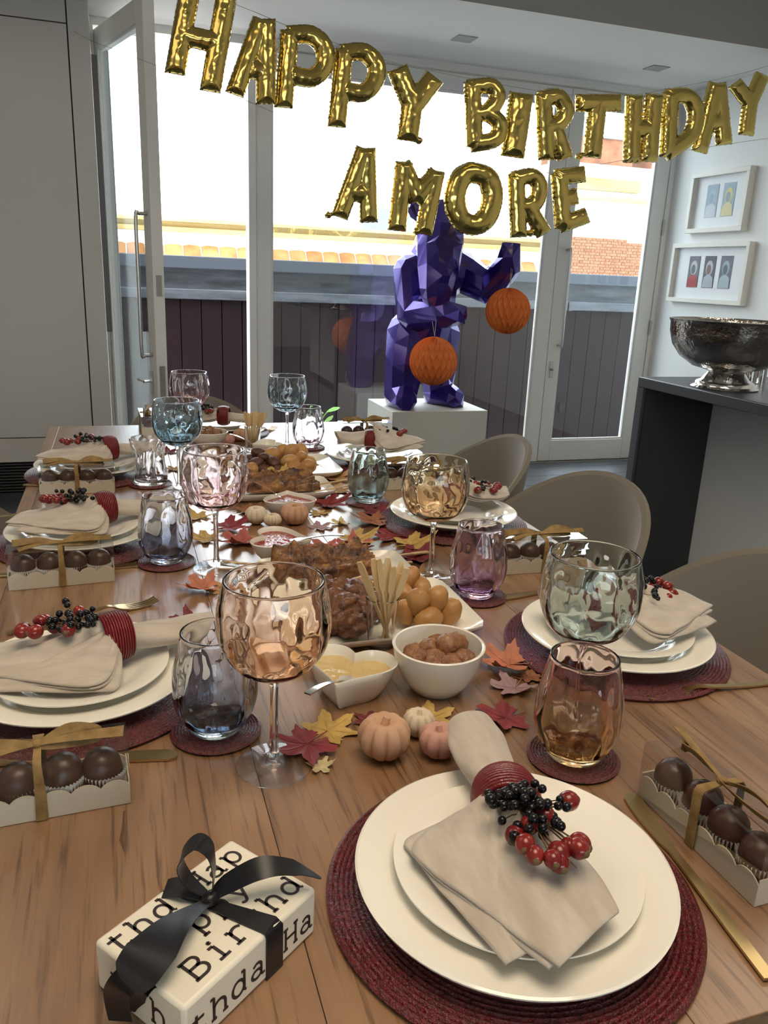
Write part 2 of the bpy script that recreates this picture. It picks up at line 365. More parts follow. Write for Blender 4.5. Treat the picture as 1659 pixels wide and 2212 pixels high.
# window_1: the big middle pane
w1 = struct(leaf_frame(.797, 2.789, .004, 2.405, .09, .097, .134, 2.31).build('window_1', M['white_paint'], None, (0, YW, 0), bevel=.003))
MB().box(.887, 2.692, -.004, .004, .134, 2.31).build('window_pane', M['pane'], w1, smooth=0)
bead_mb(.887, 2.692, .134, 2.31, -.02).build('glazing_bead', M['white_paint'], w1, smooth=0)
# door_2: closed door on the right
d2 = struct(leaf_frame(2.793, 3.58, .006, 2.405, .092, .10, .153, 2.31).build('door_2', M['white_paint'], None, (0, YW, 0), bevel=.003))
MB().box(2.885, 3.48, -.004, .004, .153, 2.31).build('door_pane', M['door_pane'], d2, smooth=0)
bead_mb(2.885, 3.48, .153, 2.31, -.02).build('glazing_bead', M['white_paint'], d2, smooth=0)
d_handle(.82, 1.442, 2.862, -.03).build('pull_handle', M['steel'], d2)
MB().box(2.818, 2.848, -.036, -.028, .60, .71).box(2.826, 2.84, -.06, -.03, .645, .665).build('lock_plate', M['steel'], d2, bevel=.004)
for z in (.22, .95, 1.62): MB().box(3.575, 3.59, -.044, -.028, z - .05, z + .05).build('hinge', M['steel'], d2, smooth=0)
# door_1: the leaf on the left, swung inwards about 73 degrees
d1 = struct(leaf_frame(0, .79, .006, 2.39, .10, .10, .16, 2.29, -.028, .028).build('door_1', M['white_paint'], None, (-.03, 4.957, 0), (0, 0, radians(-73)), bevel=.003))
MB().box(.10, .69, -.004, .004, .16, 2.29).build('door_pane', M['open_pane'], d1, smooth=0)
bead_mb(.10, .69, .16, 2.29, -.02).build('glazing_bead', M['white_paint'], d1, smooth=0)
d_handle(.80, 1.47, .74, -.028).build('pull_handle', M['steel'], d1)
MB().box(.70, .735, -.033, -.026, .59, .72).tube([(.717, -.03, .665), (.717, -.07, .665)], .008).tube([(.717, -.068, .665), (.62, -.068, .665)], .008).build('door_handle', M['steel'], d1)
MB().box(.789, .7925, -.014, .014, 1.09, 1.19).box(.789, .7925, -.014, .014, .5, .75).build('lock_plate', M['steel'], d1, smooth=0)

# tall lacquered cabinet on the left
cb = thing('tall_cabinet', 'tall matt grey lacquered cabinet wall left of the open glazed door', 'cabinet', (XL, 4.65, 0))
x1 = -XL - .06
MB().box(.01, x1 - .001, .012, .30, .171, 2.447).build('carcass', M['dark_gap'], cb, smooth=0)
xj = -XL - .165
for (a, b, z0, z1, nm) in ((1.2, xj, .311, 2.337, 'door'), (.01, 1.194, .311, 2.337, 'door'), (.01, xj, 2.343, 2.447, 'top_panel'), (.01, xj, .175, .305, 'lower_panel'), (xj + .007, x1, .175, 2.447, 'filler_panel')):
    MB().box(a, b, -.002, .018, z0, z1).build(nm, M['cabinet'], cb, smooth=0)
MB().box(xj + .007, x1, .019, .305, .172, 2.447).build('side_panel', M['white_paint'], cb, smooth=0)
vt = thing('floor_vent', 'black slatted vent in the plinth under the grey cabinet', 'vent', (XL, 4.652, 0))
MB().box(.01, x1, .03, .06, .001, .168).build('backing', M['dark_gap'], vt, smooth=0)
sl = MB().box(.01, x1, -.001, .028, -.0028, .0028).mesh('slat', M['vent'], 0)
for i in range(10): link('slat', sl, vt, (0, 0, .012 + i * .0165))

# recessed ceiling grilles
for (x, y, lb) in ((1.82, 4.41, 'small square grey ceiling grille nearer the centre of the glazed wall'), (3.05, 4.45, 'small square grey ceiling grille towards the right wall')):
    g = thing('ceiling_grille', lb, 'grille', (x, y, 2.45), 0, 'square grilles in the lowered ceiling')
    MB().box(-.055, .055, -.055, .055, -.004, .0).build('grille_plate', M['grille'], g, smooth=0)

# ---------------------------------------------------------------- outside: terrace, parapet, houses
struct(MB().box(-4, 9, 5.03, 7.2, -.5, -.36).build('ground_terrace', M['deck'], smooth=0))
struct(MB().box(-1.9, -1.7, 5.03, 7.1, -.1, 2.4).build('wall_terrace', M['render_white'], smooth=0))
pp = thing('parapet', 'terrace parapet with grey metal cap over dark vertical boards', 'parapet', (0, 7.0, 0))
MB().box(-1.7, 8, -.04, .40, 1.218, 1.318).build('coping', M['cap'], pp, bevel=.008)
MB().box(-1.7, 8, .05, .38, -.1, 1.218).build('backing_wall', M['lead'], pp, smooth=0)
for a in np.arange(-1.7, 8, 1.45):
    MB().box(a + .004, a + 1.446, -.075, .05, .978, 1.058).box(a + .004, a + .05, -.079, .05, .972, 1.06).box(a, a + .012, .035, .05, 1.058, 1.218).build('lead_flashing', M['lead'], pp, bevel=.012)
bd = MB().box(.004, .165, -.03, .05, -.36, .978).mesh('board', M['board'], 0)
for i in range(57): link('board', bd, pp, (-1.7 + i * .169, 0, 0))
# house row far beyond the parapet
hs = thing('terrace_house', 'sunlit low house with yellow stone cornice and tiled roof edge beyond the parapet', 'building', (0, 20, 0))
MB().box(-8, 11.2, .4, 4, -3, 1.45).box(-8, 11.2, .30, 4, 1.3, 2.0).build('wall', M['render_white'], hs, smooth=0)
MB().box(-8, 11.2, -.1, .5, 1.98, 2.08).box(-8, 11.2, .0, .5, 2.08, 2.2).box(-8, 11.2, -.2, .5, 2.2, 2.27).build('cornice', M['stone'], hs, smooth=0)
tl = MB().tube([(0, 0, 0), (0, .28, .30)], .2, 10, True, flat=.25, up=(0, 0, 1)).mesh('roof_tile', M['terracotta'], 40)
tw = MB().tube([(0, 0, 0), (0, .28, .16)], .2, 10, True, flat=.25, up=(0, 0, 1)).mesh('roof_tile', M['render_white'], 40)
for i in range(44): link('roof_tile', tl, hs, (-7.5 + i * .42, -.1, 1.38)); link('roof_tile', tw, hs, (-7.5 + i * .42, .17, 1.67))
MB().box(6.2, 7.6, 1.2, 1.3, 2.27, 2.9).build('roof_terrace_rail', M['slate'], hs, smooth=0)
bh = thing('brick_house', 'sunlit red brick house with pale stone bands seen through the right door', 'building', (0, 20, 0))
MB().box(11.2, 19, .03, 3, -3, 2.52).build('mortar_wall', M['mortar'], bh, smooth=0)
MB().box(11.2, 19, -.05, 3, 2.52, 3.0).box(11.2, 19, -.2, 3, 3.0, 3.1).box(11.2, 19, 0, 3, 3.1, 4.25).build('stone_band', M['render_white'], bh, smooth=0)
MB().box(11.2, 19, -.25, 0, 3.35, 3.45).box(11.2, 13.6, -.12, 0, 3.6, 3.9).build('cornice', M['stone'], bh, smooth=0)
MB().box(11.4, 13.4, .1, 1.5, 4.25, 4.9).box(14.0, 15.2, .1, 1.5, 4.25, 5.4).build('chimney', M['brick'], bh, smooth=0)
MB().box(12.2, 13.2, .05, 1.0, 4.9, 5.5).build('dormer', M['slate'], bh, smooth=0)
bk = MB().box(-.104, .104, -.012, .04, -.031, .031).mesh('brick', M['brick'], 0)
bkh = MB().box(-.05, .05, -.012, .04, -.031, .031).mesh('brick', M['brick'], 0)
nb = 0
for r in range(17):
    x = 11.3 + (r % 2) * .06; k = r % 2; z = 1.25 + r * .075
    while x < 14.45 and nb < 298:
        w = .22 if k % 2 == 0 else .112
        link('brick', bk if w > .2 else bkh, bh, (x + w / 2, random.uniform(-.006, .006), z)); x += w; k += 1; nb += 1

plt = thing('potted_plant', 'small green seedling seen through the window left of the plinth', 'plant', (1.36, 5.45, -.36))
MB().lathe([(.05, 0), (.07, .13), (.066, .13), (.06, .11), (0, .11)], 24).build('pot', M['terracotta'], plt)
M['green'] = mat('fresh_green', (.16, .34, .04), .6)
sm_ = MB().tube(catmull([(0, 0, .1), (-.03, 0, .35), (-.02, 0, .58), (.03, 0, .66)], 6), .004, 6).build('stem', M['green'], plt)
for (x, z, a) in ((-.03, .66, 2.6), (.05, .67, .3), (-.04, .5, 2.9), (0, .6, .9)):
    MB().strip(catmull([(x * .3, 0, z - .02), (x * .3 + .05 * cos(a), -.01, z), (x * .3 + .10 * cos(a), 0, z + .03 * sin(a))], 4), [.004, .010, .016, .020, .022, .020, .014, .008, .001], (0, 1, .5)).build('leaf', M['green'], plt, smooth=60)

sk = at(1212, 880, 1, 6.968)
tag(MB().box(-.028, .028, -.02, 0, -.045, .045).build('outdoor_socket', M['socket'], None, sk, bevel=.004), 'small dark outdoor socket box on the terrace boards', 'socket')
# ---------------------------------------------------------------- pictures on the right wall
def picture(y0, y1, z0, z1, n, label, cols):
    w = y1 - y0; h = z1 - z0
    p = thing('picture_frame', label, 'picture', (XR, (y0 + y1) / 2, (z0 + z1) / 2), 0, 'framed prints on the right wall')
    f = .028; d = .045
    MB().box(-d, 0, -w / 2, w / 2, -h / 2, -h / 2 + f).box(-d, 0, -w / 2, w / 2, h / 2 - f, h / 2).box(-d, 0, -w / 2, -w / 2 + f, -h / 2 + f, h / 2 - f).box(-d, 0, w / 2 - f, w / 2, -h / 2 + f, h / 2 - f).build('frame', M['frame'], p, bevel=.002)
    MB().box(-.012, -.002, -w / 2 + f, w / 2 - f, -h / 2 + f, h / 2 - f).build('mount', M['mount'], p, smooth=0)
    MB().box(-.032, -.030, -w / 2 + f, w / 2 - f, -h / 2 + f, h / 2 - f).build('glass', M['art_glass'], p, smooth=0)
    pw = .105; ph = .195; gap = .15
    for i in range(n):
        c = cols[i]; yc = -((i - (n - 1) / 2) * gap); zc = .008
        m1 = [mat('print_ground', c[0], .7), mat('print_helmet', c[1], .7), mat('print_visor', c[2], .7), mat('print_suit', c[3], .7)]
        pr = MB().box(-.0145, -.012, yc - pw / 2, yc + pw / 2, zc - ph / 2, zc + ph / 2).build('print', m1[0], p, smooth=0)
        def disc(cy, cz, ry, rz, x, m, nm):
            n_ = 20; vs = [(x, cy + ry * cos(2 * pi * k / n_), cz + rz * sin(2 * pi * k / n_)) for k in range(n_)]
            MB().add(vs, [tuple(range(n_))]).build(nm, m, pr, smooth=0)
        disc(yc, zc + .025, .033, .045, -.0149, m1[1], 'printed_hood'); disc(yc + .003, zc + .015, .021, .030, -.0153, m1[2], 'printed_visor')
        MB().add([(-.0150, yc - pw / 2 + .003, zc - ph / 2 + .002), (-.0150, yc + pw / 2 - .003, zc - ph / 2 + .002), (-.0150, yc + .042, zc - .035), (-.0150, yc + .018, zc - .018), (-.0150, yc - .018, zc - .018), (-.0150, yc - .042, zc - .035)], [(0, 1, 2, 3, 4, 5)]).build('printed_figure', m1[3], pr, smooth=0)
picture(4.155, 4.68, 1.575, 1.938, 2, 'upper cream frame with two pale blue and yellow portrait prints', [((.36, .45, .54), (.44, .52, .60), (.32, .42, .52), (.62, .66, .70)), ((.36, .45, .54), (.72, .62, .25), (.30, .36, .44), (.70, .63, .34))])
picture(4.06, 4.777, 1.142, 1.514, 3, 'lower cream frame with three dark prints of figures in space helmets', [((.16, .16, .19), (.55, .56, .55), (.13, .15, .16), (.42, .08, .08)), ((.13, .12, .14), (.55, .52, .52), (.22, .14, .11), (.45, .48, .53)), ((.15, .15, .19), (.33, .42, .46), (.10, .13, .15), (.42, .50, .54))])

# ---------------------------------------------------------------- island with bowl and tap
isl = thing('kitchen_island', 'dark stone waterfall counter with grey body right of the table', 'counter', (1.905, 2.645, 0))
MB().box(0, 1.05, -2.6, 0, .862, .90).build('countertop', M['counter'], isl, bevel=.003)
MB().box(0, .9, -.04, -.002, 0, .8615).build('end_panel', M['counter'], isl, smooth=0)
MB().box(.33, .9, -2.5, -.0405, .06, .8615).build('body_panel', M['counter_grey'], isl, smooth=0)
MB().box(.012, .3295, -.048, -.0405, .0, .8612).build('inner_face_shade', M['counter_dark'], isl, smooth=0)  # thin dark sheet standing for the shade under the counter overhang
MB().box(.38, .9, -2.5, -.05, .0, .0595).build('plinth', M['counter_dark'], isl, smooth=0)
pb = thing('punch_bowl', 'large hammered steel footed bowl standing on the dark counter', 'bowl', (2.04, 2.33, .90))
def hm(r, z, a): k = 1 + .006 * noise.noise(Vector((cos(a) * 9, sin(a) * 9, z * 50))); return r * k, z
prof = [(.07, .062), (.12, .075), (.165, .105), (.195, .145), (.208, .19), (.210, .222), (.214, .230), (.216, .234), (.209, .235), (.203, .225), (.200, .19), (.187, .148), (.158, .112), (.115, .083), (.0, .074)]
MB().lathe(prof, 72, hm).build('basin', M['hammered'], pb)
MB().lathe([(.112, 0), (.115, .004), (.108, .008), (.102, .011), (.098, .022), (.09, .027), (.082, .03), (.066, .05), (.062, .056), (.068, .064), (.06, .066)], 56).build('foot', M['chrome'], pb)
tp = thing('tap', 'short chrome mixer tap on the counter beside the hammered bowl', 'tap', (2.30, 2.46, .90))
MB().lathe([(.03, 0), (.03, .004), (.021, .005), (.021, .06), (.0, .061)], 24, c=(-.028, 0, 0)).build('tap_body', M['chrome'], tp)
MB().lathe([(.016, 0), (.016, .058), (.0, .06)], 24, c=(.022, 0, 0)).tube([(.022, 0, .054), (.075, 0, .056)], .005).build('tap_lever', M['chrome'], tp)

# ---------------------------------------------------------------- chairs
def chair_proto():
    r = thing('dining_chair', 'x', 'chair')
    def shell(off, z_lo=.43):
        rows = []; NP = 37; NV = 11
        for j in range(NV):
            v = j / (NV - 1)
            for i in range(NP):
                a = radians(-112 + 224 * i / (NP - 1)); k = abs(a) / radians(112)
                zt = .545 + .25 * (cos(min(k * 1.05, 1) * pi) * .5 + .5) ** .62
                z = z_lo + (zt - z_lo) * v
                rr = (.20 + .055 * v ** .8 * (1 - .45 * k * k)) + off
                rows.append((rr * sin(a) * 1.04, -rr * cos(a), z + off * .25 * v))
        return rows, NP, NV
    a, n, m = shell(-.009); b, _, _ = shell(.010)
    mb = MB(); mb.grid(a, n, m, flip=True)
    mb.build('backrest', M['velvet'], r)
    mo = MB(); mo.grid(b, n, m); o1 = len(mo.v); top = [a[(m - 1) * n + i] for i in range(n)]; tb = [b[(m - 1) * n + i] for i in range(n)]
    mid = [((p[0] + q[0]) / 2, (p[1] + q[1]) / 2, max(p[2], q[2]) + .005) for p, q in zip(top, tb)]
    mo.grid(tb + mid + top, n, 3)
    for e in (0, n - 1):
        mo.grid([a[j * n + e] for j in range(m)] + [b[j * n + e] for j in range(m)], m, 2)
    mo.build('backrest_shell', M['velvet_edge'], r)
    MB().lathe([(.0, .40), (.19, .405), (.205, .425), (.208, .455), (.195, .475), (.12, .482), (.0, .484)], 40).build('seat', M['velvet'], r)
    lg = MB().tube([(0, 0, 0), (-.075, 0, .41)], [.009, .015], 10).mesh('leg', M['black_metal'])
    for k in range(4):
        an = radians(45 + 90 * k); link('leg', lg, r, (.235 * cos(an), .235 * sin(an), 0), (0, 0, an))
    return r
ch = chair_proto()
def seat(o, x, y, rz, label):
    o.location = (x, y, 0); o.rotation_euler = (0, 0, rz); o['label'] = label; o['group'] = 'velvet chairs around the dining table'
seat(ch, .87, 1.55, radians(101), 'taupe velvet shell chair on the right, middle one by the amber glass')
c2 = dup(ch, (0, 0, 0), 0, ''); seat(c2, .855, 2.08, radians(86), 'taupe velvet shell chair on the right, nearest the white plinth')
c3_ = dup(ch, (0, 0, 0), 0, ''); seat(c3_, .88, .98, radians(95), 'taupe velvet shell chair nearest the camera at the right edge')
c4 = dup(ch, (0, 0, 0), 0, ''); seat(c4, .235, 2.66, radians(180), 'taupe velvet shell chair at the far end of the table')
c5 = dup(ch, (0, 0, 0), 0, ''); seat(c5, -.29, 1.95, radians(-90), 'taupe velvet shell chair at the left edge behind the third box')

# ---------------------------------------------------------------- plinth, bear, paper balls
pl = tag(MB().box(1.485, 2.09, 4.335, 4.83, 0, .478).build('plinth', M['plinth'], bevel=.003), 'white box plinth under the purple bear by the window', 'plinth')
def bear():
    BX, BY = 1.78, 4.56
    cps = []
    def cap(a, b, ra, rb):
        a = Vector(a); b = Vector(b); n = max(2, int((b - a).length / .02))
        for i in range(n + 1):
            t = i / n; cps.append((a.lerp(b, t), ra + (rb - ra) * t))
    cap((-.045, .02, .90), (-.035, .0, 1.08), .165, .175); cap((-.035, 0, 1.08), (-.01, .0, 1.27), .175, .165); cap((-.01, 0, 1.27), (-.02, -.04, 1.40), .165, .13)
    cap((-.035, -.11, 1.545), (-.05, -.19, 1.43), .118, .142); cap((-.05, -.19, 1.43), (-.088, -.285, 1.27), .140, .122); cap((-.088, -.285, 1.27), (-.11, -.325, 1.18), .120, .100)
    cap((-.11, -.40, 1.24), (-.085, -.40, 1.24), .035, .035)
    cap((-.11, -.30, 1.40), (.0, -.30, 1.40), .05, .05)
    for s in (-1, 1): cap((-.035 + s * .13, -.09, 1.585), (-.035 + s * .15, -.09, 1.605), .048, .042)
    cap((.12, -.01, 1.28), (.17, -.02, 1.27), .125, .12); cap((.17, -.02, 1.27), (.30, -.14, 1.185), .115, .095); cap((.30, -.14, 1.185), (.335, -.28, 1.31), .095, .082); cap((.335, -.28, 1.31), (.33, -.31, 1.36), .08, .062)
    for dx in (-.045, .0, .045): cap((.325 + dx, -.315, 1.37), (.315 + dx, -.345, 1.425), .024, .018)
    cap((-.15, -.03, 1.25), (-.17, -.13, 1.03), .115, .095); cap((-.17, -.13, 1.03), (-.06, -.33, 1.04), .095, .078); cap((-.06, -.33, 1.04), (.0, -.37, 1.04), .078, .062)
    for dz in (-.04, 0, .04): cap((.0, -.375, 1.04 + dz), (.05, -.39, 1.04 + dz), .022, .016)
    cap((-.13, .01, .90), (-.175, -.05, .72), .145, .125); cap((-.175, -.05, .72), (-.185, -.03, .55), .122, .105); cap((-.185, -.04, .54), (-.195, -.12, .53), .10, .085)
    cap((.07, .05, .90), (.085, .05, .72), .14, .118); cap((.085, .05, .72), (.095, .07, .55), .112, .098); cap((.095, .06, .54), (.15, -.06, .525), .095, .075)
    mb = MB()
    for c, r in cps: mb.ball(c, r, 10, 7)
    me = mb.mesh('bear_body', M['bear'], 0)
    tmp = bpy.data.objects.new('bear_tmp', me); COL.objects.link(tmp)
    rm = tmp.modifiers.new('r', 'REMESH'); rm.mode = 'VOXEL'; rm.voxel_size = .016
    sm = tmp.modifiers.new('s', 'SMOOTH'); sm.iterations = 3; sm.factor = .5
    de = tmp.modifiers.new('d', 'DECIMATE'); de.ratio = .034
    dg = bpy.context.evaluated_depsgraph_get(); me2 = bpy.data.meshes.new_from_object(tmp.evaluated_get(dg))
    bpy.data.objects.remove(tmp)
    me2.polygons.foreach_set('use_smooth', [False] * len(me2.polygons)); me2.materials.clear(); me2.materials.append(M['bear'])
    for v in me2.vertices:
        if v.co.z < .5: v.co.z = .4785 if v.co.z < .487 else v.co.z
    zmin = min(v.co.z for v in me2.vertices)
    for v in me2.vertices:
        if v.co.z < zmin + .02: v.co.z = .479
    o = bpy.data.objects.new('bear_statue', me2); COL.objects.link(o); o.location = (BX, BY, 0)
    tag(o, 'glossy purple faceted bear statue standing on the white plinth', 'statue')
bear()
def paper_ball(c, R, lab, hand, seed):
    r = thing('paper_ball', lab, 'paper ball', c, seed * .4, 'orange honeycomb paper balls hung from the bear')
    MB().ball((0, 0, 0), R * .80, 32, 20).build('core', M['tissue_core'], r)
    NL = 44; NT = 28; mb = MB()
    for k in range(NL):
        pts = []
        for j in range(NT + 1):
            t = pi * j / NT; ph = 2 * pi * k / NL + (1 if k % 2 else -1) * .46 * (2 * pi / NL) * cos(t * 8) * min(1, sin(t) * 2)
            for rr in (R * .70, R * (1.0 if j not in (0, NT) else .97)):
                pts.append((rr * sin(t) * cos(ph), rr * sin(t) * sin(ph), rr * cos(t)))
        mb.grid(pts, 2, NT + 1)
        # honeycomb wall joining this leaf to the next a little below the edge
    mb.build('paper_leaves', M['tissue'], r, smooth=0)
    NP = NL; pts = []
    for j in range(NT * 2 + 1):
        t = pi * j / (NT * 2)
        for i in range(NL * 2):
            k = i // 2; a0 = 2 * pi * k / NL + (1 if k % 2 else -1) * .46 * (2 * pi / NL) * cos(t * 8) * min(1, sin(t) * 2)
            k2 = k + 1; a1 = 2 * pi * k2 / NL + (1 if k2 % 2 else -1) * .46 * (2 * pi / NL) * cos(t * 8) * min(1, sin(t) * 2)
            if i % 2 == 0: a, rr = a0, R * .985
            else: a, rr = (a0 + a1) / 2, R * (.985 - .085 * min(1, (a1 - a0) * NL / (2 * pi)))
            pts.append((rr * sin(t) * cos(a), rr * sin(t) * sin(a), rr * cos(t)))
    MB().grid(pts, NL * 2, NT * 2 + 1, True).build('honeycomb_skin', M['tissue'], r, smooth=0)
    h = Vector(hand) - Vector(c); h.rotate(Euler((0, 0, -seed * .4)))
    MB().tube([(0, 0, R), (h.x - .014, h.y, h.z)], .0012, 5).tube([(0, 0, R), (h.x + .014, h.y, h.z)], .0012, 5).build('hanging_loop', M['thread'], r)
b1 = at(936, 780, 1, 4.10); b2 = at(1097, 672, 1, 4.16)
paper_ball(tuple(b1), .131, 'lower left orange honeycomb paper ball in front of the bear legs', (1.63, 4.13, 1.005), 1)
paper_ball(tuple(b2), .126, 'upper right orange honeycomb paper ball under the raised paw', (2.105, 4.20, 1.30), 2)
# ---------------------------------------------------------------- the table
ZT = .75
tb = thing('dining_table', 'long oiled oak dining table laid for eight with grain along its length', 'table', (.29, 1.47, 0))
xs = [-.215, -.187, .111, .356, .558, .80]
for a, b in zip(xs[:-1], xs[1:]):
    w = b - a - .0005
    MB().box(-w / 2, w / 2, -1.141, 1.141, -.038, 0).build('plank', M['oak'], tb, ((a + b) / 2 - .29, 0, ZT), smooth=0, bevel=.0007)
MB().box(-.40, .40, -1.0, 1.0, -.11, -.0385).build('apron', M['oak_dark'], tb, (0, 0, ZT), smooth=0)
lg = MB().box(-.045, .045, -.045, .045, 0, ZT - .0385).mesh('leg', M['oak'], 0)
for sx in (-1, 1):
    for sy in (-1, 1): link('leg', lg, tb, (sx * .36, sy * .95, 0))
cr = MB()
cr.tube([tuple(T(268, 1752)), tuple(T(266, 1790)), tuple(T(262, 1815)), tuple(T(268, 1840))], [.0006, .0013, .0016, .0003], 6, flat=.2, up=(0, 0, 1))
o = cr.build('crack', M['oak_dark'], tb); o.location = (-.29, -1.47, .0003)

# ---------------------------------------------------------------- place settings
def spiral(R, r0, n, h):
    prof = []; pw = (R - r0) / n
    for i in range(n):
        for k in range(4): prof.append((r0 + (i + k / 4) * pw, h - pw * .42 + pw * .42 * sin(pi * (k / 4))))
    return [(r0, 0.0006)] + prof + [(R, h - pw * .42), (R + .0015, h * .55), (R - .001, 0.0004)]
mat_me = MB().lathe(spiral(.152, .004, 34, .0075), 128).mesh('placemat', M['bead'])
coaster_me = MB().lathe(spiral(.048, .003, 14, .0055), 84).mesh('coaster', M['bead'])
plate_prof = [(0, .010), (.078, .010), (.084, .0105), (.090, .0145), (.1, .0185), (.118, .0215), (.129, .0235), (.1305, .0225), (.130, .0208), (.118, .0175), (.1, .0135), (.09, .008), (.082, .002), (.08, 0), (.074, 0), (.073, .004), (0, .005)]
def ridged(r, z, a): return r, z + (.00009 * sin(r * 2600) if r > .1 and z > .0185 else 0)
plate_me = MB().lathe(plate_prof[:3] + [(.09, .0145), (.095, .0168)] + [(.1 + .0285 * i / 24, .0185 + .005 * (i / 24) ** .8) for i in range(25)] + plate_prof[7:], 96, ridged).mesh('dinner_plate', M['porcelain'])
sal = [(0, .0085), (.060, .0085), (.066, .0095), (.073, .014), (.082, .0165), (.0985, .0205), (.1005, .0205), (.1005, .019), (.082, .0143), (.072, .0108), (.064, .0028), (.062, 0), (.056, 0), (.055, .003), (0, .004)]
salad_me = MB().lathe(sal, 96).mesh('side_plate', M['porcelain'])
hip_me = MB(); hip_me.ball((0, 0, 0), .0078, 12, 10, (1, 1, 1.08)); hip_me.ball((0, 0, -.0072), .0034, 8, 5, (1, 1, .75), mi=1)
hip_me = hip_me.mesh('hip', [M['red_berry'], M['berry_tip']])
bb_me = MB().ball((0, 0, 0), .0043, 10, 7).mesh('black_berry', M['black_berry'])

def napkin_obj(root, mx, seed, L=1.0):
    rng = random.Random(seed)
    rg = Vector((.010 * mx, .040, 0)); Ea = Vector((-.086 * mx, .010, 0)); Eb = Vector((-.030 * mx, -.122, 0)); Ec = Vector((.036 * mx, -.092, 0))
    mid = (Ea + Eb * 2 + Ec) / 4; ax = (mid - rg).normalized(); pb_ = Vector((-ax.y, ax.x, 0))
    def sheet(dz, sc, rot, ph):
        NT = 45; NS = 26; pts = []
        for j in range(NS):
            s = j / (NS - 1)
            for i in range(NT):
                t = -1 + 2 * i / (NT - 1); k = (t + 1) / 2 * 1.0
                E = Ea.lerp(Eb, k / .5) if k < .5 else Eb.lerp(Ec, (k - .5) / .5)
                E = rg + (Matrix.Rotation(rot, 3, 'Z') @ (E - rg)) * sc
                ea = (E - rg).dot(ax); eb = (E - rg).dot(pb_)
                q = .19 + .81 * (1 - (1 - s) ** 2.3)
                p = rg + ax * (ea * s) + pb_ * (eb * q)
                fold = (1 - s) ** 1.3
                z = .0235 + dz + .030 * (1 - s) ** 2.2 + .006 * fold * cos(3.2 * pi * t + ph) - .016 * fold * t * t
                z += .006 * sin(s * pi) * (1 - t * t) + .0022 * noise.noise(Vector((p.x * 30, p.y * 30, seed)))
                z += .0035 * s * sin(2.2 * t + ph)
                pts.append((p.x, p.y, z))
        mb = MB(); mb.grid(pts, NT, NS); return mb
    def solid(o, th):
        m = o.modifiers.new('cloth', 'SOLIDIFY'); m.thickness = th; m.offset = 0; return o
    for (dz, sc, rot, ph, nm) in ((.0110, 1.0, 0, .3, 'top_fold'), (.0070, .985, radians(-2 * mx), .3, 'middle_fold'), (.0024, .95, radians(-12 * mx), .3, 'bottom_fold')):
        solid(sheet(dz, sc, rot, ph).build(nm, M['linen'], root, smooth=80), .0022)
    # rolled tail through the ring
    NT = 40; NS = 22; pts = []; tl = .112 * L; tw = Vector((.022 * mx, tl, 0))
    for j in range(NS):
        s = j / (NS - 1); c = rg + ax * .012 * (1 - s) + tw * s
        wx = interp([0, .2, .45, .8, 1], [.015, .017, .026, .029, .024], s); wz = interp([0, .2, .45, .8, 1], [.013, .014, .013, .012, .010], s)
        zc = interp([0, .25, .6, 1], [.040, .040, .036, .040], s)
        for i in range(NT):
            a = 2 * pi * i / NT; k = 1 + .08 * sin(3 * a + s * 3 + seed) * (1 - s) + .10 * noise.noise(Vector((cos(a), sin(a) + s * 2, seed)))
            pts.append((c.x + wx * k * cos(a), c.y + .006 * sin(a) * s, c.z + zc + wz * k * sin(a)))
    mb = MB(); mb.grid(pts, NT, NS, True); m_ = len(pts)
    mb.grid(pts[-NT:] + [tuple(Vector(p).lerp(Vector((sum(q[0] for q in pts[-NT:]) / NT, sum(q[1] for q in pts[-NT:]) / NT - .02, pts[-1][2])), .82)) for p in pts[-NT:]], NT, 2, True)
    mb.build('rolled_tail', M['linen'], root, smooth=80)
    return rg, ax
ring_mb = MB()
prof = [(.0250 + .0036 * sin(pi * k / 56) + .0021 * abs(sin(pi * k / 5)), -.017 + .034 * k / 56) for k in range(57)]
ring_mb.lathe(prof + [(.0235, .0165), (.0235, -.0165)], 64, loop=True)
ring_me = ring_mb.mesh('napkin_ring', M['ring_bead'], 60)
def sprig(root, nb, nr, seed, mx):
    rng = random.Random(seed); tw = MB(); stem0 = Vector((0, .012, .004)); n = 0; placed = []
    while n < nb:
        s = rng.random(); p = Vector((mx * .012 * s + rng.gauss(0, .0095 + .006 * sin(pi * s)), .006 - .058 * s + rng.gauss(0, .004), .002 + rng.random() * .018 + .006 * sin(s * pi)))
        if any((p - q).length < .0058 for q in placed): 
            n += .02; continue
        placed.append(p); n += 1
        link('black_berry', bb_me, root, p, (0, 0, 0), rng.uniform(.85, 1.15))
        b = Vector((mx * .004, .006 - .058 * s * .6, .002)); tw.tube([b, (b + p) / 2 + Vector((0, 0, .002)), p], .0005, 4)
    for i in range(nr):
        f = i / max(1, nr - 1); a = -1 + 2 * f
        p = Vector((mx * .012 + .026 * a + rng.uniform(-.004, .004), -.050 - .024 * (1 - a * a) + rng.uniform(-.008, .010) + (.035 if i % 4 == 3 else 0), .004 + rng.random() * .010))
        if i == nr - 1: p = Vector((mx * .044, -.012, .010))
        d = (p - Vector((mx * .004, -.02, .012))).normalized(); q = (-d).to_track_quat('Z', 'Y').to_euler()
        link('red_hip', hip_me, root, p, q, rng.uniform(.85, 1.12))
        tw.tube([stem0, Vector((mx * .005, -.02, .012)), p], .0007, 4)
    tw.tube([(0, .035, .002), (0, .0, .006), (mx * .005, -.03, .008), (mx * .022, -.082, .006)], [.0012, .0012, .001, .0006], 5)
    tw.build('twig', M['twig'], root)
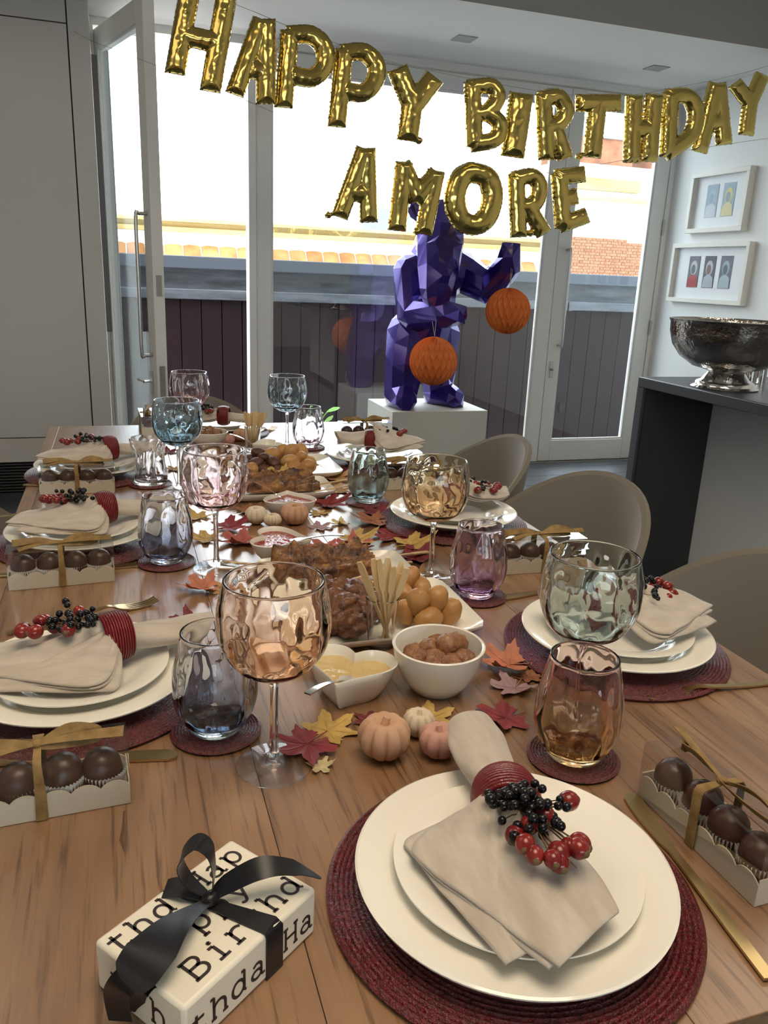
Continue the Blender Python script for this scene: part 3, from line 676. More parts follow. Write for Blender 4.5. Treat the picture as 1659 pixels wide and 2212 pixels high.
seats = [(.287, .481, 0, 1, 'nearest the camera', 54, 12), (-.062, .915, -90, -1, 'at the left edge behind the gift box', 34, 9), (-.080, 1.473, -90, -1, 'second along the left side', 24, 7),
         (-.075, 1.985, -90, -1, 'farthest along the left side', 22, 6), (.28, 2.465, 180, 1, 'at the far end of the table', 20, 5), (.64, 2.0, 90, 1, 'farthest along the right side', 22, 5),
         (.64, 1.453, 90, -1, 'second along the right side', 22, 6), (.64, .865, 90, 1, 'on the right behind the amber tumbler', 26, 6)]
for i, (x, y, rz, mx, d, nb, nr) in enumerate(seats):
    rr = radians(rz); Rm = Matrix.Rotation(rr, 3, 'Z')
    o = tag(link('placemat', mat_me, None, (x, y, ZT), (0, 0, rr + i)), 'red beaded placemat under the plates ' + d, 'placemat', 'red beaded placemats')
    tag(link('dinner_plate', plate_me, None, (x, y, ZT + .0076), (0, 0, i)), 'large cream dinner plate ' + d, 'plate', 'cream dinner plates')
    tag(link('side_plate', salad_me, None, (x, y - .004, ZT + .0178), (0, 0, i)), 'smaller stacked cream plate ' + d, 'plate', 'smaller cream plates')
    zb = ZT + .0178
    nx_, ny_ = (x, y) if i not in (5, 6, 7) else (x + .030, y)
    if i == 4: rr = radians(-90); Rm = Matrix.Rotation(rr, 3, 'Z'); nx_, ny_ = .25, 2.425
    nk = thing('napkin', 'beige linen napkin ' + d, 'napkin', (nx_, ny_, zb), rr, 'beige linen napkins')
    if i > 4: nk.scale = (1, .84, 1.3)
    rg, ax = napkin_obj(nk, mx, i * 3.7 + 1, 1.0 if i else 1.12)
    rw = Vector((nx_, ny_, 0)) + Rm @ rg
    axw = Rm @ ax; ex = axw.to_track_quat('Z', 'Y').to_euler()
    tag(link('napkin_ring', ring_me, None, (rw.x, rw.y, zb + .043), ex), 'red beaded napkin ring ' + d, 'napkin ring', 'red beaded napkin rings')
    sw_ = rw + axw * .024
    sp = thing('berry_sprig', 'black and red berry sprig on the napkin ' + d, 'berry sprig', (sw_.x, sw_.y, zb + .054), rr + radians(-8 * mx), 'berry sprigs on the napkins')
    sprig(sp, nb, nr, 40 + i, mx)

# ---------------------------------------------------------------- glasses
def bowl_mb(seed, amp=.0019, nf=9, H=.205):
    out = [(.0035, .1035), (.012, .1045), (.024, .1085), (.036, .1155), (.046, .127), (.0525, .142), (.0553, .158), (.0552, .172), (.0535, .186), (.0510, .197), (.0488, .2055)]
    oc = catmull([(r, 0, z) for r, z in out], 4); outer = [(p.x, p.z) for p in oc]
    inner = [(max(r - .0019, .0), z + (.0022 if i < 14 else 0)) for i, (r, z) in enumerate(outer)][::-1]
    inner = [(r, z) for r, z in inner if r > .003]
    rt, zt_ = outer[-1]; rimp = [(rt - .00095 + .00115 * cos(radians(q)), zt_ + .00125 * sin(radians(q))) for q in (10, 40, 70, 100, 130, 160)]; inner = inner[1:]
    prof = outer + rimp + inner + [(.0005, .1068)]
    def fn(r, z, a):
        k = min(1, max(0, (z - .106) / .02)) * min(1, max(0, (.204 - z) / .03))
        off = Vector((cos(a) * 1.5, sin(a) * 1.5, z * 22 + seed))
        w = amp * k * (sin(nf * a + 5 * z / .1 * .3 + seed) * .9 + 1.3 * noise.noise(off) + .6 * noise.noise(off * 2.3))
        inn = any(False for _ in ()) 
        return r + w * (.45), z
    # outer wall gets a gentle wave, the inner wall a stronger independent one
    mb = MB(); pts = []; seg = 108; no = len(outer) + 4
    for idx, (r, z) in enumerate(prof):
        for i in range(seg):
            a = 2 * pi * i / seg; k = min(1, max(0, (z - .106) / .016)) * min(1, max(0, (.2045 - z) / .02))
            off = Vector((cos(a) * 2.3, sin(a) * 2.3, z * 36 + seed + (7 if idx >= no else 0)))
            w = k * (noise.noise(off) * .9 + .5 * noise.noise(off * 2.4))
            rib = k * sin(nf * a + (z - .1) * 16 + 1.1 * noise.noise(Vector((cos(a), sin(a), z * 14 + seed))))
            rr = r + (amp * (.60 * w + .18 * rib) if idx < no else amp * (.7 * w - .30 * rib - .25))
            if idx >= no and r < .006: rr = r
            pts.append((rr * cos(a), rr * sin(a), z))
    mb.grid(pts, seg, len(prof), True); o = 0
    mb.f.append(tuple(range(seg))[::-1]); mb.f.append(tuple((len(prof) - 1) * seg + i for i in range(seg))); mb.mi += [0, 0]
    return mb
stem_me = None
clear = glass_mat('clear_glass', [(0, (.985, .985, .98)), (1, (.985, .985, .98))], .2)
foot_me = MB().lathe([(.0385, .0008), (.0392, .0018), (.0385, .0028), (.030, .0042), (.018, .0062), (.010, .0085), (.006, .0125), (.0002, .0130), (.0002, .0022), (.02, .0012)], 72, loop=True).mesh('foot', glass_mat('clear_foot', [(0, (.99, .99, .99)), (1, (.99, .99, .99))], .2, 0, .45))
stem_me = MB().lathe([(.0060, .0131), (.0046, .022), (.0040, .045), (.0040, .07), (.0043, .09), (.0056, .1), (.0085, .1044), (.0095, .1046)], 28).mesh('stem', clear)
def tint(a, b, n): return glass_mat(n, [(0, a), (.45, tuple((x + y) / 2 for x, y in zip(a, b))), (1, b)], 1)
def wine(px, py, a, b, label, seed, pos=None):
    p = T(px, py) if pos is None else Vector((pos[0], pos[1], ZT))
    r = thing('wine_glass', label, 'glass', (p.x, p.y, ZT + .0002), seed * .7, 'tinted balloon wine glasses')
    m = glass_mat('tinted_glass', [(0, a), (.3, a), (.75, b), (1, b)], .1)
    for n_ in m.node_tree.nodes:
        if n_.type == 'MAP_RANGE': n_.inputs['From Min'].default_value = .105; n_.inputs['From Max'].default_value = .206
    bowl_mb(seed).build('bowl', m, r, smooth=80); link('stem', stem_me, r); link('foot', foot_me, r)
wine(592, 1655, (.97, .77, .60), (.98, .90, .82), 'large amber balloon wine glass standing in front of the skewer glass', 1.3)
wine(468, 1228, (.96, .84, .86), (.97, .92, .92), 'pink balloon wine glass left of the small pumpkins', 5.1)
wine(388, 1060, (.48, .66, .76), (.76, .86, .91), 'blue balloon wine glass behind the clear twisted tumbler', 9.4)
wine(0, 0, (.93, .76, .80), (.95, .90, .92), 'farthest pink balloon wine glass before the dark boards', 13.7, (.182, 2.30))
wine(620, 967, (.66, .78, .84), (.86, .92, .94), 'pale blue-grey balloon wine glass at the far table end', 17.2)
wine(929, 1252, (.95, .78, .58), (.94, .89, .74), 'honey coloured balloon wine glass beside the purple tumbler', 21.9)
wine(0, 0, (.74, .83, .82), (.86, .92, .89), 'green tinted balloon wine glass behind the amber tumbler', 26.0, (.482, .705))
tum_out = [(.0255, .0), (.0285, .002), (.034, .010), (.040, .021), (.0445, .034), (.0460, .046), (.0452, .062), (.0425, .080), (.0388, .098), (.0355, .1145)]
def tumbler_mb(seed, twist=False, amp=.0018):
    base = tum_out if not twist else [(.036, 0), (.0385, .003), (.0375, .012), (.0345, .03), (.0325, .05), (.033, .065), (.0375, .085), (.0415, .10), (.042, .104)]
    oc = catmull([(r, 0, z) for r, z in base], 4); outer = [(p.x, p.z) for p in oc]; top = outer[-1][1]
    inner = [(r - .0021, z) for r, z in outer[::-1] if z > .011]; rimp = [(outer[-1][0] - .00105 + .00125 * cos(radians(q)), top + .00130 * sin(radians(q))) for q in (10, 40, 70, 100, 130, 160)]; inner = inner[1:]; prof = outer + rimp + inner + [(inner[-1][0] * .7, .0092), (.0005, .0085)]
    mb = MB(); pts = []; seg = 96; no = len(outer) + 4
    for idx, (r, z) in enumerate(prof):
        for i in range(seg):
            a = 2 * pi * i / seg; k = min(1, max(0, (z - .008) / .016)) * min(1, max(0, (top - .003 - z) / .02))
            off = Vector((cos(a) * 2.0, sin(a) * 2.0, z * 34 + seed + (5 if idx >= no else 0)))
            w = k * (noise.noise(off) + .5 * noise.noise(off * 2.3)); rib = k * sin(9 * a + z * 8 + noise.noise(Vector((cos(a), sin(a), z * 16 + seed))))
            rr = r + (amp * (.6 * w + .2 * rib) if idx < no else amp * (.7 * w - .32 * rib - .25))
            if twist: rr += .0035 * sin(3 * a + z * 40) * min(1, z / .02) * min(1, (top - z) / .03 + .15)
            if r < .001: rr = r
            pts.append((rr * cos(a), rr * sin(a), z))
    mb.grid(pts, seg, len(prof), True); mb.f.append(tuple(range(seg))[::-1]); mb.f.append(tuple((len(prof) - 1) * seg + i for i in range(seg))); mb.mi += [0, 0]
    return mb
def tumbler(px, py, a, b, label, seed, clabel, twist=False):
    p = T(px, py); r_ = .0
    tag(link('coaster', coaster_me, None, (p.x, p.y, ZT), (0, 0, seed)), clabel, 'coaster', 'red beaded coasters')
    m = glass_mat('tinted_tumbler', [(0, a), (.18, a), (.6, b), (1, b)], .115)
    tag(tumbler_mb(seed, twist).build('tumbler', m, None, (p.x, p.y, ZT + .0056), (0, 0, seed), smooth=80), label, 'glass', 'tinted tumblers on coasters')
tumbler(467, 1580, (.46, .58, .70), (.86, .88, .91), 'smoky blue tumbler on a coaster left of the amber wine glass', 2, 'red beaded coaster under the smoky blue tumbler')
tumbler(360, 1216, (.46, .50, .60), (.86, .88, .91), 'grey blue tumbler beside the second box on the left', 4, 'red beaded coaster under the grey blue tumbler')
tumbler(325, 1047, (.95, .94, .94), (.97, .97, .97), 'clear twisted tumbler with a pinched waist on the left', 6, 'red beaded coaster under the clear twisted tumbler', True)
tumbler(665, 968, (.90, .84, .88), (.95, .94, .97), 'nearly clear tumbler at the far end by the pale blue wine glass', 8, 'red beaded coaster under the nearly clear far tumbler')
tumbler(793, 1086, (.55, .66, .68), (.76, .84, .82), 'grey green tumbler on a coaster behind the fallen leaves', 10, 'red beaded coaster under the grey green tumbler')
tumbler(1027, 1289, (.76, .56, .78), (.90, .84, .90), 'purple tumbler on a coaster right of the potato platter', 12, 'red beaded coaster under the purple tumbler')
tumbler(1237, 1637, (.95, .76, .44), (.95, .80, .80), 'amber tumbler with a rosy rim on a coaster at the front right', 14, 'red beaded coaster under the amber tumbler')

# ---------------------------------------------------------------- chocolate boxes
cup_pts = []; ng = 36
case_mb = MB()
for (r, z, k) in ((.012, .001, 0), (.0155, .002, .0), (.0178, .0165, 1), (.0198, .0265, 1.2)):
    for i in range(ng * 2): a = pi * i / ng; rr = r + k * (.0011 if i % 2 else -.0011); cup_pts.append((rr * cos(a), rr * sin(a), z))
case_mb.grid(cup_pts, ng * 2, 4, True); case_me = case_mb.mesh('paper_case', M['paper_case'], 0)
choc_me = MB().lathe([(.0, .002), (.0145, .003), (.0172, .012), (.0174, .022), (.0160, .031), (.0125, .0375), (.007, .0405), (0, .0412)], 32, lambda r, z, a: (r * (1 + .02 * sin(3 * a)), z + .0008 * sin(r * 900))).mesh('chocolate', M['choc'])
L_, Wd, Hb = .155, .046, .060
def box_proto():
    r = thing('chocolate_box', 'x', 'box')
    m = MB(); m.box(-L_ / 2, L_ / 2, -Wd / 2, Wd / 2, .0005, .0016)
    nS = 6; n = nS * 8
    for (ys, th) in ((-Wd / 2, .0012), (Wd / 2 - .0012, .0012)):
        lo = []; 
        for i in range(n + 1):
            x = -L_ / 2 + L_ * i / n; z = .021 + .0065 * abs(sin(pi * nS * i / n)) ** .7
            lo.append((x, z))
        v = []
        for (x, z) in lo: v += [(x, ys, .0016), (x, ys + th, .0016), (x, ys + th, z), (x, ys, z)]
        o = len(m.v); m.grid(v, 4, n + 1, True); m.f += [(o + 3, o + 2, o + 1, o), tuple(o + 4 * n + k for k in range(4))]; m.mi += [0, 0]
    for x in (-L_ / 2, L_ / 2 - .0012): m.box(x, x + .0012, -Wd / 2 + .0012, Wd / 2 - .0012, .0016, .026)
    m.build('scalloped_tray', M['card'], r, smooth=0)
    m = MB(); e = .0006; a, b = L_ / 2 + .001, Wd / 2 + .001
    m.box(-a, a, -b, b, Hb - e, Hb); m.box(-a, a, -b, -b + e, .0005, Hb - e); m.box(-a, a, b - e, b, .0005, Hb - e); m.box(-a, -a + e, -b + e, b - e, .0005, Hb - e); m.box(a - e, a, -b + e, b - e, .0005, Hb - e)
    m.build('clear_lid', M['plastic'], r, smooth=0)
    m = MB(); b2_ = b + .0012; h = Hb + .001; w = .0052; y = Vector((1, 0, 0))
    m.strip([(0, -b2_, .001), (.0006, -b2_, .03), (0, -b2_, h - .004), (0, -b2_ + .003, h), (0, 0, h + .002), (0, b2_ - .003, h), (0, b2_, h - .004), (0, b2_, .001)], [w, w * .9, w * .7, w * .7, w * .6, w, w, w], y)
    m.build('raffia_band', M['raffia'], r, smooth=60)
    m = MB()
    def st(pts, wid, side): m.strip(catmull(pts, 6), [interp(np.linspace(0, 1, len(wid)), wid, k / ((len(pts) - 1) * 6)) for k in range((len(pts) - 1) * 6 + 1)], side, .0004)
    z0 = h + .003
    st([(0, 0, z0), (-.03, -.004, z0 + .009), (-.062, -.002, z0 + .006), (-.066, .004, z0 + .003), (-.03, .006, z0 + .002), (0, .002, z0 + .001)], [.002, .005, .006, .005, .003], (0, .6, .8))
    st([(0, 0, z0), (.025, .004, z0 + .010), (.048, .002, z0 + .006), (.05, -.004, z0 + .002), (.02, -.004, z0), (0, -.002, z0)], [.002, .005, .006, .005, .003], (0, .6, .8))
    st([(0, 0, z0 + .002), (.03, -.004, z0 + .005), (.075, -.012, z0 + .008)], [.003, .005, .0065], (0, 1, .3))
    st([(0, 0, z0 + .002), (-.03, -.010, z0 + .004), (-.06, -.018, z0 - .0005)], [.003, .004, .005], (0, 1, .3))
    m.ball((0, 0, z0 + .001), .005, 10, 7, (1, 1, .8))
    m.build('raffia_bow', M['raffia'], r, smooth=60)
    return r
bxp = box_proto(); first = True
boxes = [((-.090, .700), 3, 'at the front left corner of the table'), ((-.104, 1.281), 3, 'second along the left side'), ((-.102, 1.834), -2, 'third along the left side'),
         ((.072, 2.500), 92, 'at the far end beside the blue glass'), ((.694, 2.283), 2, 'farthest on the right side'), ((.688, 1.175), -3, 'behind the green wine glass on the right'),
         ((.497, .490), 91.5, 'at the front right beside the gold knife'), ((.655, 1.750), 2, 'on the right behind the honey coloured glass')]
for i, ((x, y), a, d) in enumerate(boxes):
    ra = radians(a)
    lab = 'clear lidded chocolate box ' + d
    if i == 0: bxp.location = (x, y, ZT); bxp.rotation_euler = (0, 0, ra); bxp['label'] = lab; bxp['group'] = 'raffia tied chocolate boxes'
    else: dup(bxp, (x, y, ZT), ra, lab)
    ord_ = ('nearest', 'second nearest', 'third nearest', 'farthest') if abs(a) > 45 else ('leftmost', 'second from left', 'third from left', 'rightmost')
    for k in range(4):
        dx = (k - 1.5) * .0372; px, py = x + dx * cos(ra), y + dx * sin(ra)
        c = thing('chocolate', ord_[k] + ' chocolate in the box ' + d, 'chocolate', (px, py, ZT + .0017), random.random() * 6, 'chocolates in the box ' + d)
        link('dome', choc_me, c, (0, 0, .001), (random.uniform(-.08, .08), random.uniform(-.08, .08), 0), (1.06, 1.06, 1.12)); link('paper_case', case_me, c)

# ---------------------------------------------------------------- cutlery
def fork_me():
    m = MB(); P = catmull([(0, -.105, .0016), (0, -.05, .0022), (0, 0, .006), (0, .03, .010), (0, .045, .006), (0, .06, .0028)], 6)
    m.strip(P, [interp([0, .3, .6, .72, .85, 1], [.0052, .0042, .0032, .0035, .0095, .0115], i / (len(P) - 1)) for i in range(len(P))], (1, 0, 0), .0012)
    for k in range(4):
        x = (k - 1.5) * .0060
        m.strip(catmull([(x, .058, .003), (x, .075, .0018), (x * .97, .092, .003), (x * .95, .105, .007)], 4), [.0019] * 9 + [.0015, .0013, .0011, .0009], (1, 0, 0), .0008)
    return m.mesh('fork', M['gold_cutlery'], 50)
def knife_me():
    m = MB(); P = catmull([(0, -.11, .0025), (0, -.02, .003), (0, .005, .0028), (0, .05, .0018), (0, .09, .0016), (.002, .112, .0014)], 8)
    m.strip(P, [interp([0, .1, .4, .5, .56, .7, .9, .97, 1], [.005, .0052, .0042, .0038, .0065, .0090, .0088, .005, .0012], i / (len(P) - 1)) for i in range(len(P))], (1, 0, 0), .0013)
    return m.mesh('knife', M['gold_cutlery'], 50)
fk, kn = fork_me(), knife_me()
def cut(me, nm, a, b, label, z=0):
    """a = pixel of the tip, b = pixel of the handle side; laid on the table"""
    A = T(*a); d = (A - T(*b)); ang = atan2(d.y, d.x) - pi / 2; d.normalize(); c = A - d * .106
    tag(link(nm, me, None, (c.x, c.y, ZT + .0005 + z), (0, 0, ang)), label, nm, 'gold cutlery')
cut(kn, 'knife', (1362, 1726), (1600, 2040), 'gold knife between the nearest plate and the front right box')
cut(fk, 'fork', (1392, 1512), (1650, 1480), 'gold fork on the right with its tines by the amber tumbler')
cut(fk, 'fork', (340, 1302), (60, 1362), 'gold fork behind the front left plate, tines towards the middle')
cut(kn, 'knife', (371, 1634), (250, 1640), 'gold knife with its tip showing past the front left box')
cut(kn, 'knife', (1072, 1296), (1160, 1283), 'gold knife behind the plate with the green wine glass')
cut(fk, 'fork', (945, 1182), (985, 1158), 'gold fork below the second plate along the right side')
cut(fk, 'fork', (210, 1105), (60, 1113), 'gold fork behind the second plate along the left side')
cut(kn, 'knife', (300, 1222), (250, 1226), 'gold knife behind the second box on the left')
cut(fk, 'fork', (594, 926), (560, 938), 'gold fork at the far end right of the skewer glass')
cut(kn, 'knife', (266, 1050), (240, 1050), 'gold knife behind the third box on the left')
# ---------------------------------------------------------------- food
M['potato'] = mat('roast_potato', (.45, .23, .08), .5, coat=.1, var=(28, (1, 1, 1), [(.3, (.33, .145, .042)), (.7, (.50, .28, .095))]), bump=(60, (1, 1, 1), .15, .003))
M['meat'] = mat('glazed_meat', (.12, .045, .02), .45, coat=.05, var=(70, (1, 1, 1), [(.3, (.055, .018, .010)), (.72, (.22, .09, .035))]), bump=(130, (1, 1, 1), .6, .004))
M['meatball'] = mat('meatball', (.25, .11, .045), .45, coat=.15, var=(90, (1, 1, 1), [(.3, (.15, .055, .022)), (.7, (.36, .18, .08))]), bump=(150, (1, 1, 1), .7, .004))
M['fig'] = mat('dried_fig', (.07, .03, .018), .5, var=(60, (1, 1, 1), [(.3, (.045, .016, .012)), (.7, (.12, .045, .02))]), bump=(80, (1, 1, 1), .3, .003))
M['pie'] = mat('filo_pastry', (.36, .17, .05), .5, coat=.15, var=(34, (1, 1, 2), [(.34, (.03, .012, .007)), (.50, (.14, .055, .018)), (.74, (.46, .23, .065))], 6), bump=(120, (1, 1, 1), .6, .004))
M['mustard'] = mat('mustard_sauce', (.56, .42, .19), .14, bump=(34, (1, 1, 1), .5, .010))
M['ketchup'] = mat('red_sauce', (.26, .03, .012), .14, bump=(38, (1, 1, 1), .5, .010))
M['cream'] = mat('white_cream', (.80, .77, .70), .25, bump=(40, (1, 1, 1), .5, .006))
M['pumpkin_tan'] = mat('tan_plaster', (.52, .31, .19), .8, var=(18, (1, 1, 1), [(.3, (.46, .26, .155)), (.7, (.60, .38, .25))]), bump=(150, (1, 1, 1), .4, .002))
M['pumpkin_cream'] = mat('cream_plaster', (.64, .55, .41), .75, bump=(120, (1, 1, 1), .3, .002))
M['pumpkin_pink'] = mat('pink_plaster', (.55, .31, .25), .85, bump=(150, (1, 1, 1), .4, .002))
clear2 = glass_mat('clear_tube_glass', [(0, (.98, .99, .985)), (1, (.98, .99, .985))], .2)

def platter(cx, cy, w, d, label, h=.020, rz=0):
    m = MB(); rows = []
    for (sx, z) in ((.70, .004), (.80, .005), (.93, .012), (1.0, h), (1.0, h - .003), (.92, .008), (.80, .0), (.70, 0)):
        ring = []
        for k in range(48):
            a = 2 * pi * k / 48; c, s_ = cos(a), sin(a); e = 10; q = (abs(c) ** e + abs(s_) ** e) ** (-1 / e); ring.append((w / 2 * sx * c * q, d / 2 * sx * s_ * q, z))
        rows += ring
    m.grid(rows, 48, 8, True); m.f += [tuple(range(48)), tuple(7 * 48 + k for k in range(48))[::-1]]; m.mi += [0, 0]
    return tag(m.build('platter', M['porcelain'], None, (cx, cy, ZT), (0, 0, rz), smooth=50), label, 'platter', 'white rectangular platters')
platter(.335, 1.028, .285, .205, 'white square platter of potatoes and dark glazed meat nearest the camera')
platter(.355, 1.942, .32, .215, 'white square platter of potatoes and dark figs towards the far end')
platter(.325, 1.74, .25, .15, 'narrow white platter under the far golden pie')
platter(.325, 1.205, .25, .13, 'narrow white platter under the near dark topped pie')

def lump(seed, amp, fr): return lambda q: 1 + amp * noise.noise(q * fr + Vector((seed, seed * 1.7, 0))) + amp * .5 * noise.noise(q * fr * 2.6 + Vector((0, seed, seed)))
pot = [MB().ball((0, 0, 0), .0165, 20, 14, (1, 1, 1.32), lump(s, .10, 1.4)).mesh('potato', M['potato'], 80) for s in (1, 5, 9)]
mt = [MB().ball((0, 0, 0), .021, 26, 18, (1.15, .8, .72), lump(s, .34, 2.1)).mesh('glazed_meat_piece', M['meat'], 80) for s in (2, 6, 11, 15)]
mbl = [MB().ball((0, 0, 0), .0135, 22, 16, (1, 1, .92), lump(s, .16, 2.4)).mesh('meatball', M['meatball'], 80) for s in (3, 8, 12)]
fg = [MB().ball((0, 0, 0), .018, 18, 12, (1.2, .9, .75), lump(s, .16, 1.7)).mesh('dried_fig', M['fig'], 80) for s in (4, 7)]
def put(me, nm, px, py, z, label, cat, grp, rot=None, sc=1):
    p = T(px, py, z)
    o = link(nm, me, None, p, rot or (random.uniform(-.5, .5), random.uniform(-.5, .5), random.uniform(0, 6)), sc); tag(o, label, cat, grp)
for i, (px, py, z, rt) in enumerate([(876, 1322, .777, (.2, -.5, .3)), (925, 1336, .774, (.3, 1.3, .4)), (972, 1322, .776, (.1, .35, 0)), (902, 1300, .795, (.25, 0, 0)), (943, 1296, .793, (.2, .15, 1)), (908, 1268, .786, (.4, 1.2, 2)),
                                    (884, 1252, .796, (.3, .2, 1)), (868, 1284, .780, (1, .3, 0)), (777, 1267, .774, (1.2, .3, 1)), (840, 1275, .776, (1.2, .5, 2))]):
    put(pot[i % 3], 'potato', px, py, z, ('roast potato against the skewer glass on the near platter', 'front middle roast potato right behind the meatball bowl', 'roast potato at the right end of the near platter', 'upright roast potato in the middle of the near heap', 'upright roast potato on the right of the near heap', 'roast potato at the back right of the near heap', 'roast potato highest at the back of the near heap', 'roast potato half behind the right hand skewers', 'roast potato left of the skewers among the meat', 'roast potato hidden behind the skewer paddles')[i], 'potato', 'potatoes on the near platter', rt)
for i, (px, py, z) in enumerate([(730, 1276, .778), (768, 1285, .780), (722, 1300, .782), (745, 1312, .788), (768, 1318, .778), (728, 1336, .776), (760, 1350, .774), (700, 1310, .775), (690, 1345, .774), (705, 1275, .774), (805, 1300, .776)]):
    put(mt[i % 4], 'glazed_meat', px, py, z, ('dark glazed meat at the back left of the near heap', 'dark glazed meat at the back of the near heap by the skewers', 'dark glazed meat left of the middle of the near heap', 'dark glazed meat topmost on the near heap', 'dark glazed meat touching the near skewer glass', 'dark glazed meat low at the left of the near heap', 'dark glazed meat lowest in front on the near platter', 'dark glazed meat seen through the amber wine glass', 'dark glazed meat at the front left corner of the near platter', 'dark glazed meat at the far left back of the near platter', 'dark glazed meat behind the near skewers')[i], 'meat', 'glazed meat on the near platter', (random.uniform(-.4, .4), random.uniform(-.4, .4), i * 1.3), 1.2)
for i, (px, py, z) in enumerate([(560, 979, .800), (571, 990, .795), (540, 992, .782), (552, 1001, .786), (563, 1005, .780), (591, 999, .790), (575, 1016, .774), (604, 1016, .774), (530, 1004, .776)]):
    put(fg[i % 2], 'dried_fig', px, py, z, ('dark fig topmost at the back of the far heap', 'dark fig second from the top of the far heap', 'dark fig at the back left of the far heap', 'dark fig in the middle left of the far heap', 'dark fig in the middle of the far heap', 'dark fig next to the far potatoes', 'dark fig in front in the middle of the far platter', 'dark fig in front next to the far potatoes', 'dark fig farthest left behind the pink glass')[i], 'fig', 'figs on the far platter', (random.uniform(-.3, .3), .3, i))
for i, (px, py, z, rt) in enumerate([(610, 979, .792, (.3, .2, 0)), (628, 979, .798, (.2, .1, 1)), (650, 977, .790, (.2, .3, 2)), (650, 992, .786, (.9, .2, 0)), (626, 998, .788, (.2, 1.4, .3)), (668, 1002, .778, (.4, 1.0, 2)), (636, 1014, .774, (.2, 1.4, .5)), (661, 1011, .778, (.3, .7, .2)), (587, 983, .796, (.4, 1.3, 1)), (543, 1016, .772, (1, .6, 0))]):
    put(pot[i % 3], 'potato', px, py, z, ('roast potato behind the figs on the far platter', 'roast potato topmost on the far platter', 'roast potato at the back right of the far heap', 'roast potato on the right slope of the far heap', 'pointed roast potato in the middle of the far heap', 'roast potato at the right end of the far platter', 'roast potato lowest in front on the far platter', 'roast potato in front at the right of the far heap', 'roast potato surrounded by figs on the far platter', 'roast potato at the left end of the far platter')[i], 'potato', 'potatoes on the far platter', rt, 1.15)

def pie(cx, cy, w, d, h, seed, label, rz=0):
    """slab of layered pastry with ragged crust"""
    NU, NV = 64, 40; pts = []
    for j in range(NV):
        for i in range(NU):
            u = -1 + 2 * i / (NU - 1); v = -1 + 2 * j / (NV - 1); e = max(abs(u), abs(v)); n = noise.noise(Vector((u * 3.2, v * 3.2, seed))); n2 = noise.noise(Vector((u * 11, v * 11, seed + 4)))
            k = 1 + .07 * n2 + .05 * n
            z = h * (.68 + .46 * n + .24 * n2 + .40 * max(0, v) ** 2 + .22 * max(0, abs(u) - .6)) * min(1, (1.02 - e) * 16 + .0)
            pts.append((u * w / 2 * k, v * d / 2 * k, max(0, z)))
    m = MB(); m.grid(pts, NU, NV)
    o = m.build('filo_pie', M['pie'], None, (cx, cy, ZT + .0095), (0, 0, rz), smooth=60)
    return tag(o, label, 'pie', 'filo pies')
pie(.308, 1.205, .165, .098, .034, 1, 'near pie with a ragged dark brown crust behind the skewer glass', .05)
pie(.335, 1.742, .165, .10, .030, 7, 'far golden brown pie on the narrow platter behind the sauce bowl', -.03)

def bowl_round(px, py, R, h, label, z0=ZT):
    p = T(px, py)
    prof = [(0, 0), (R * .50, 0), (R * .55, .002), (R * .75, h * .28), (R * .93, h * .65), (R, h), (R - .002, h + .0012), (R - .004, h), (R * .88, h * .62), (R * .68, h * .27), (R * .45, .006), (0, .005)]
    return p, tag(MB().lathe([tuple(q) for q in prof], 72).build('bowl', M['bowl_ceramic'], None, (p.x, p.y, z0)), label, 'bowl')
pB, _ = bowl_round(0, 0, .057, .06, 'round cream bowl of meatballs beside the skewer glass')
_.location = (.353, .818, ZT)
for i, (dx, dy, dz) in enumerate([(-.026, .004, .036), (-.014, -.022, .034), (.006, -.026, .034), (-.004, .018, .040), (.016, .008, .047), (.030, .020, .040), (.030, -.012, .036), (-.006, -.004, .034), (.012, .030, .034), (-.022, .024, .032), (.014, -.010, .03), (.0, .0, .018)]):
    o = link('meatball', mbl[i % 3], None, (.353 + dx, .818 + dy, ZT + dz + .004), (i, i * 2, i * .7), 1.12 + .1 * (i % 3))
    tag(o, ('leftmost browned meatball in the near bowl', 'browned meatball in front at the left of the near bowl', 'browned meatball in front at the middle of the near bowl', 'browned meatball at the back left of the near bowl', 'largest browned meatball on top of the near heap', 'browned meatball at the back right of the near bowl', 'browned meatball in front at the right of the near bowl', 'small browned meatball in the middle of the near bowl', 'browned meatball at the very back of the near bowl', 'browned meatball low at the back left of the near bowl', 'dark browned meatball under the largest one', 'bottom meatball under the near heap')[i], 'meatball', 'meatballs in the near bowl')
p2, _ = bowl_round(452, 963, .054, .042, 'round cream bowl of meatballs behind the blue wine glass')
for i, (dx, dy, dz) in enumerate([(-.022, .0, .034), (-.004, -.014, .036), (.018, -.008, .036), (.004, .014, .042), (.026, .012, .034), (-.018, .020, .034), (-.03, -.014, .03)]):
    tag(link('meatball', mbl[i % 3], None, (p2.x + dx, p2.y + dy, ZT + dz), (i, i * 2, i * .7), 1.05), ('leftmost meatball in the far bowl', 'front middle meatball in the far bowl', 'front right meatball in the far bowl', 'topmost meatball in the far bowl', 'rightmost meatball in the far bowl', 'back left meatball in the far bowl', 'front left meatball in the far bowl')[i], 'meatball', 'meatballs in the far bowl')

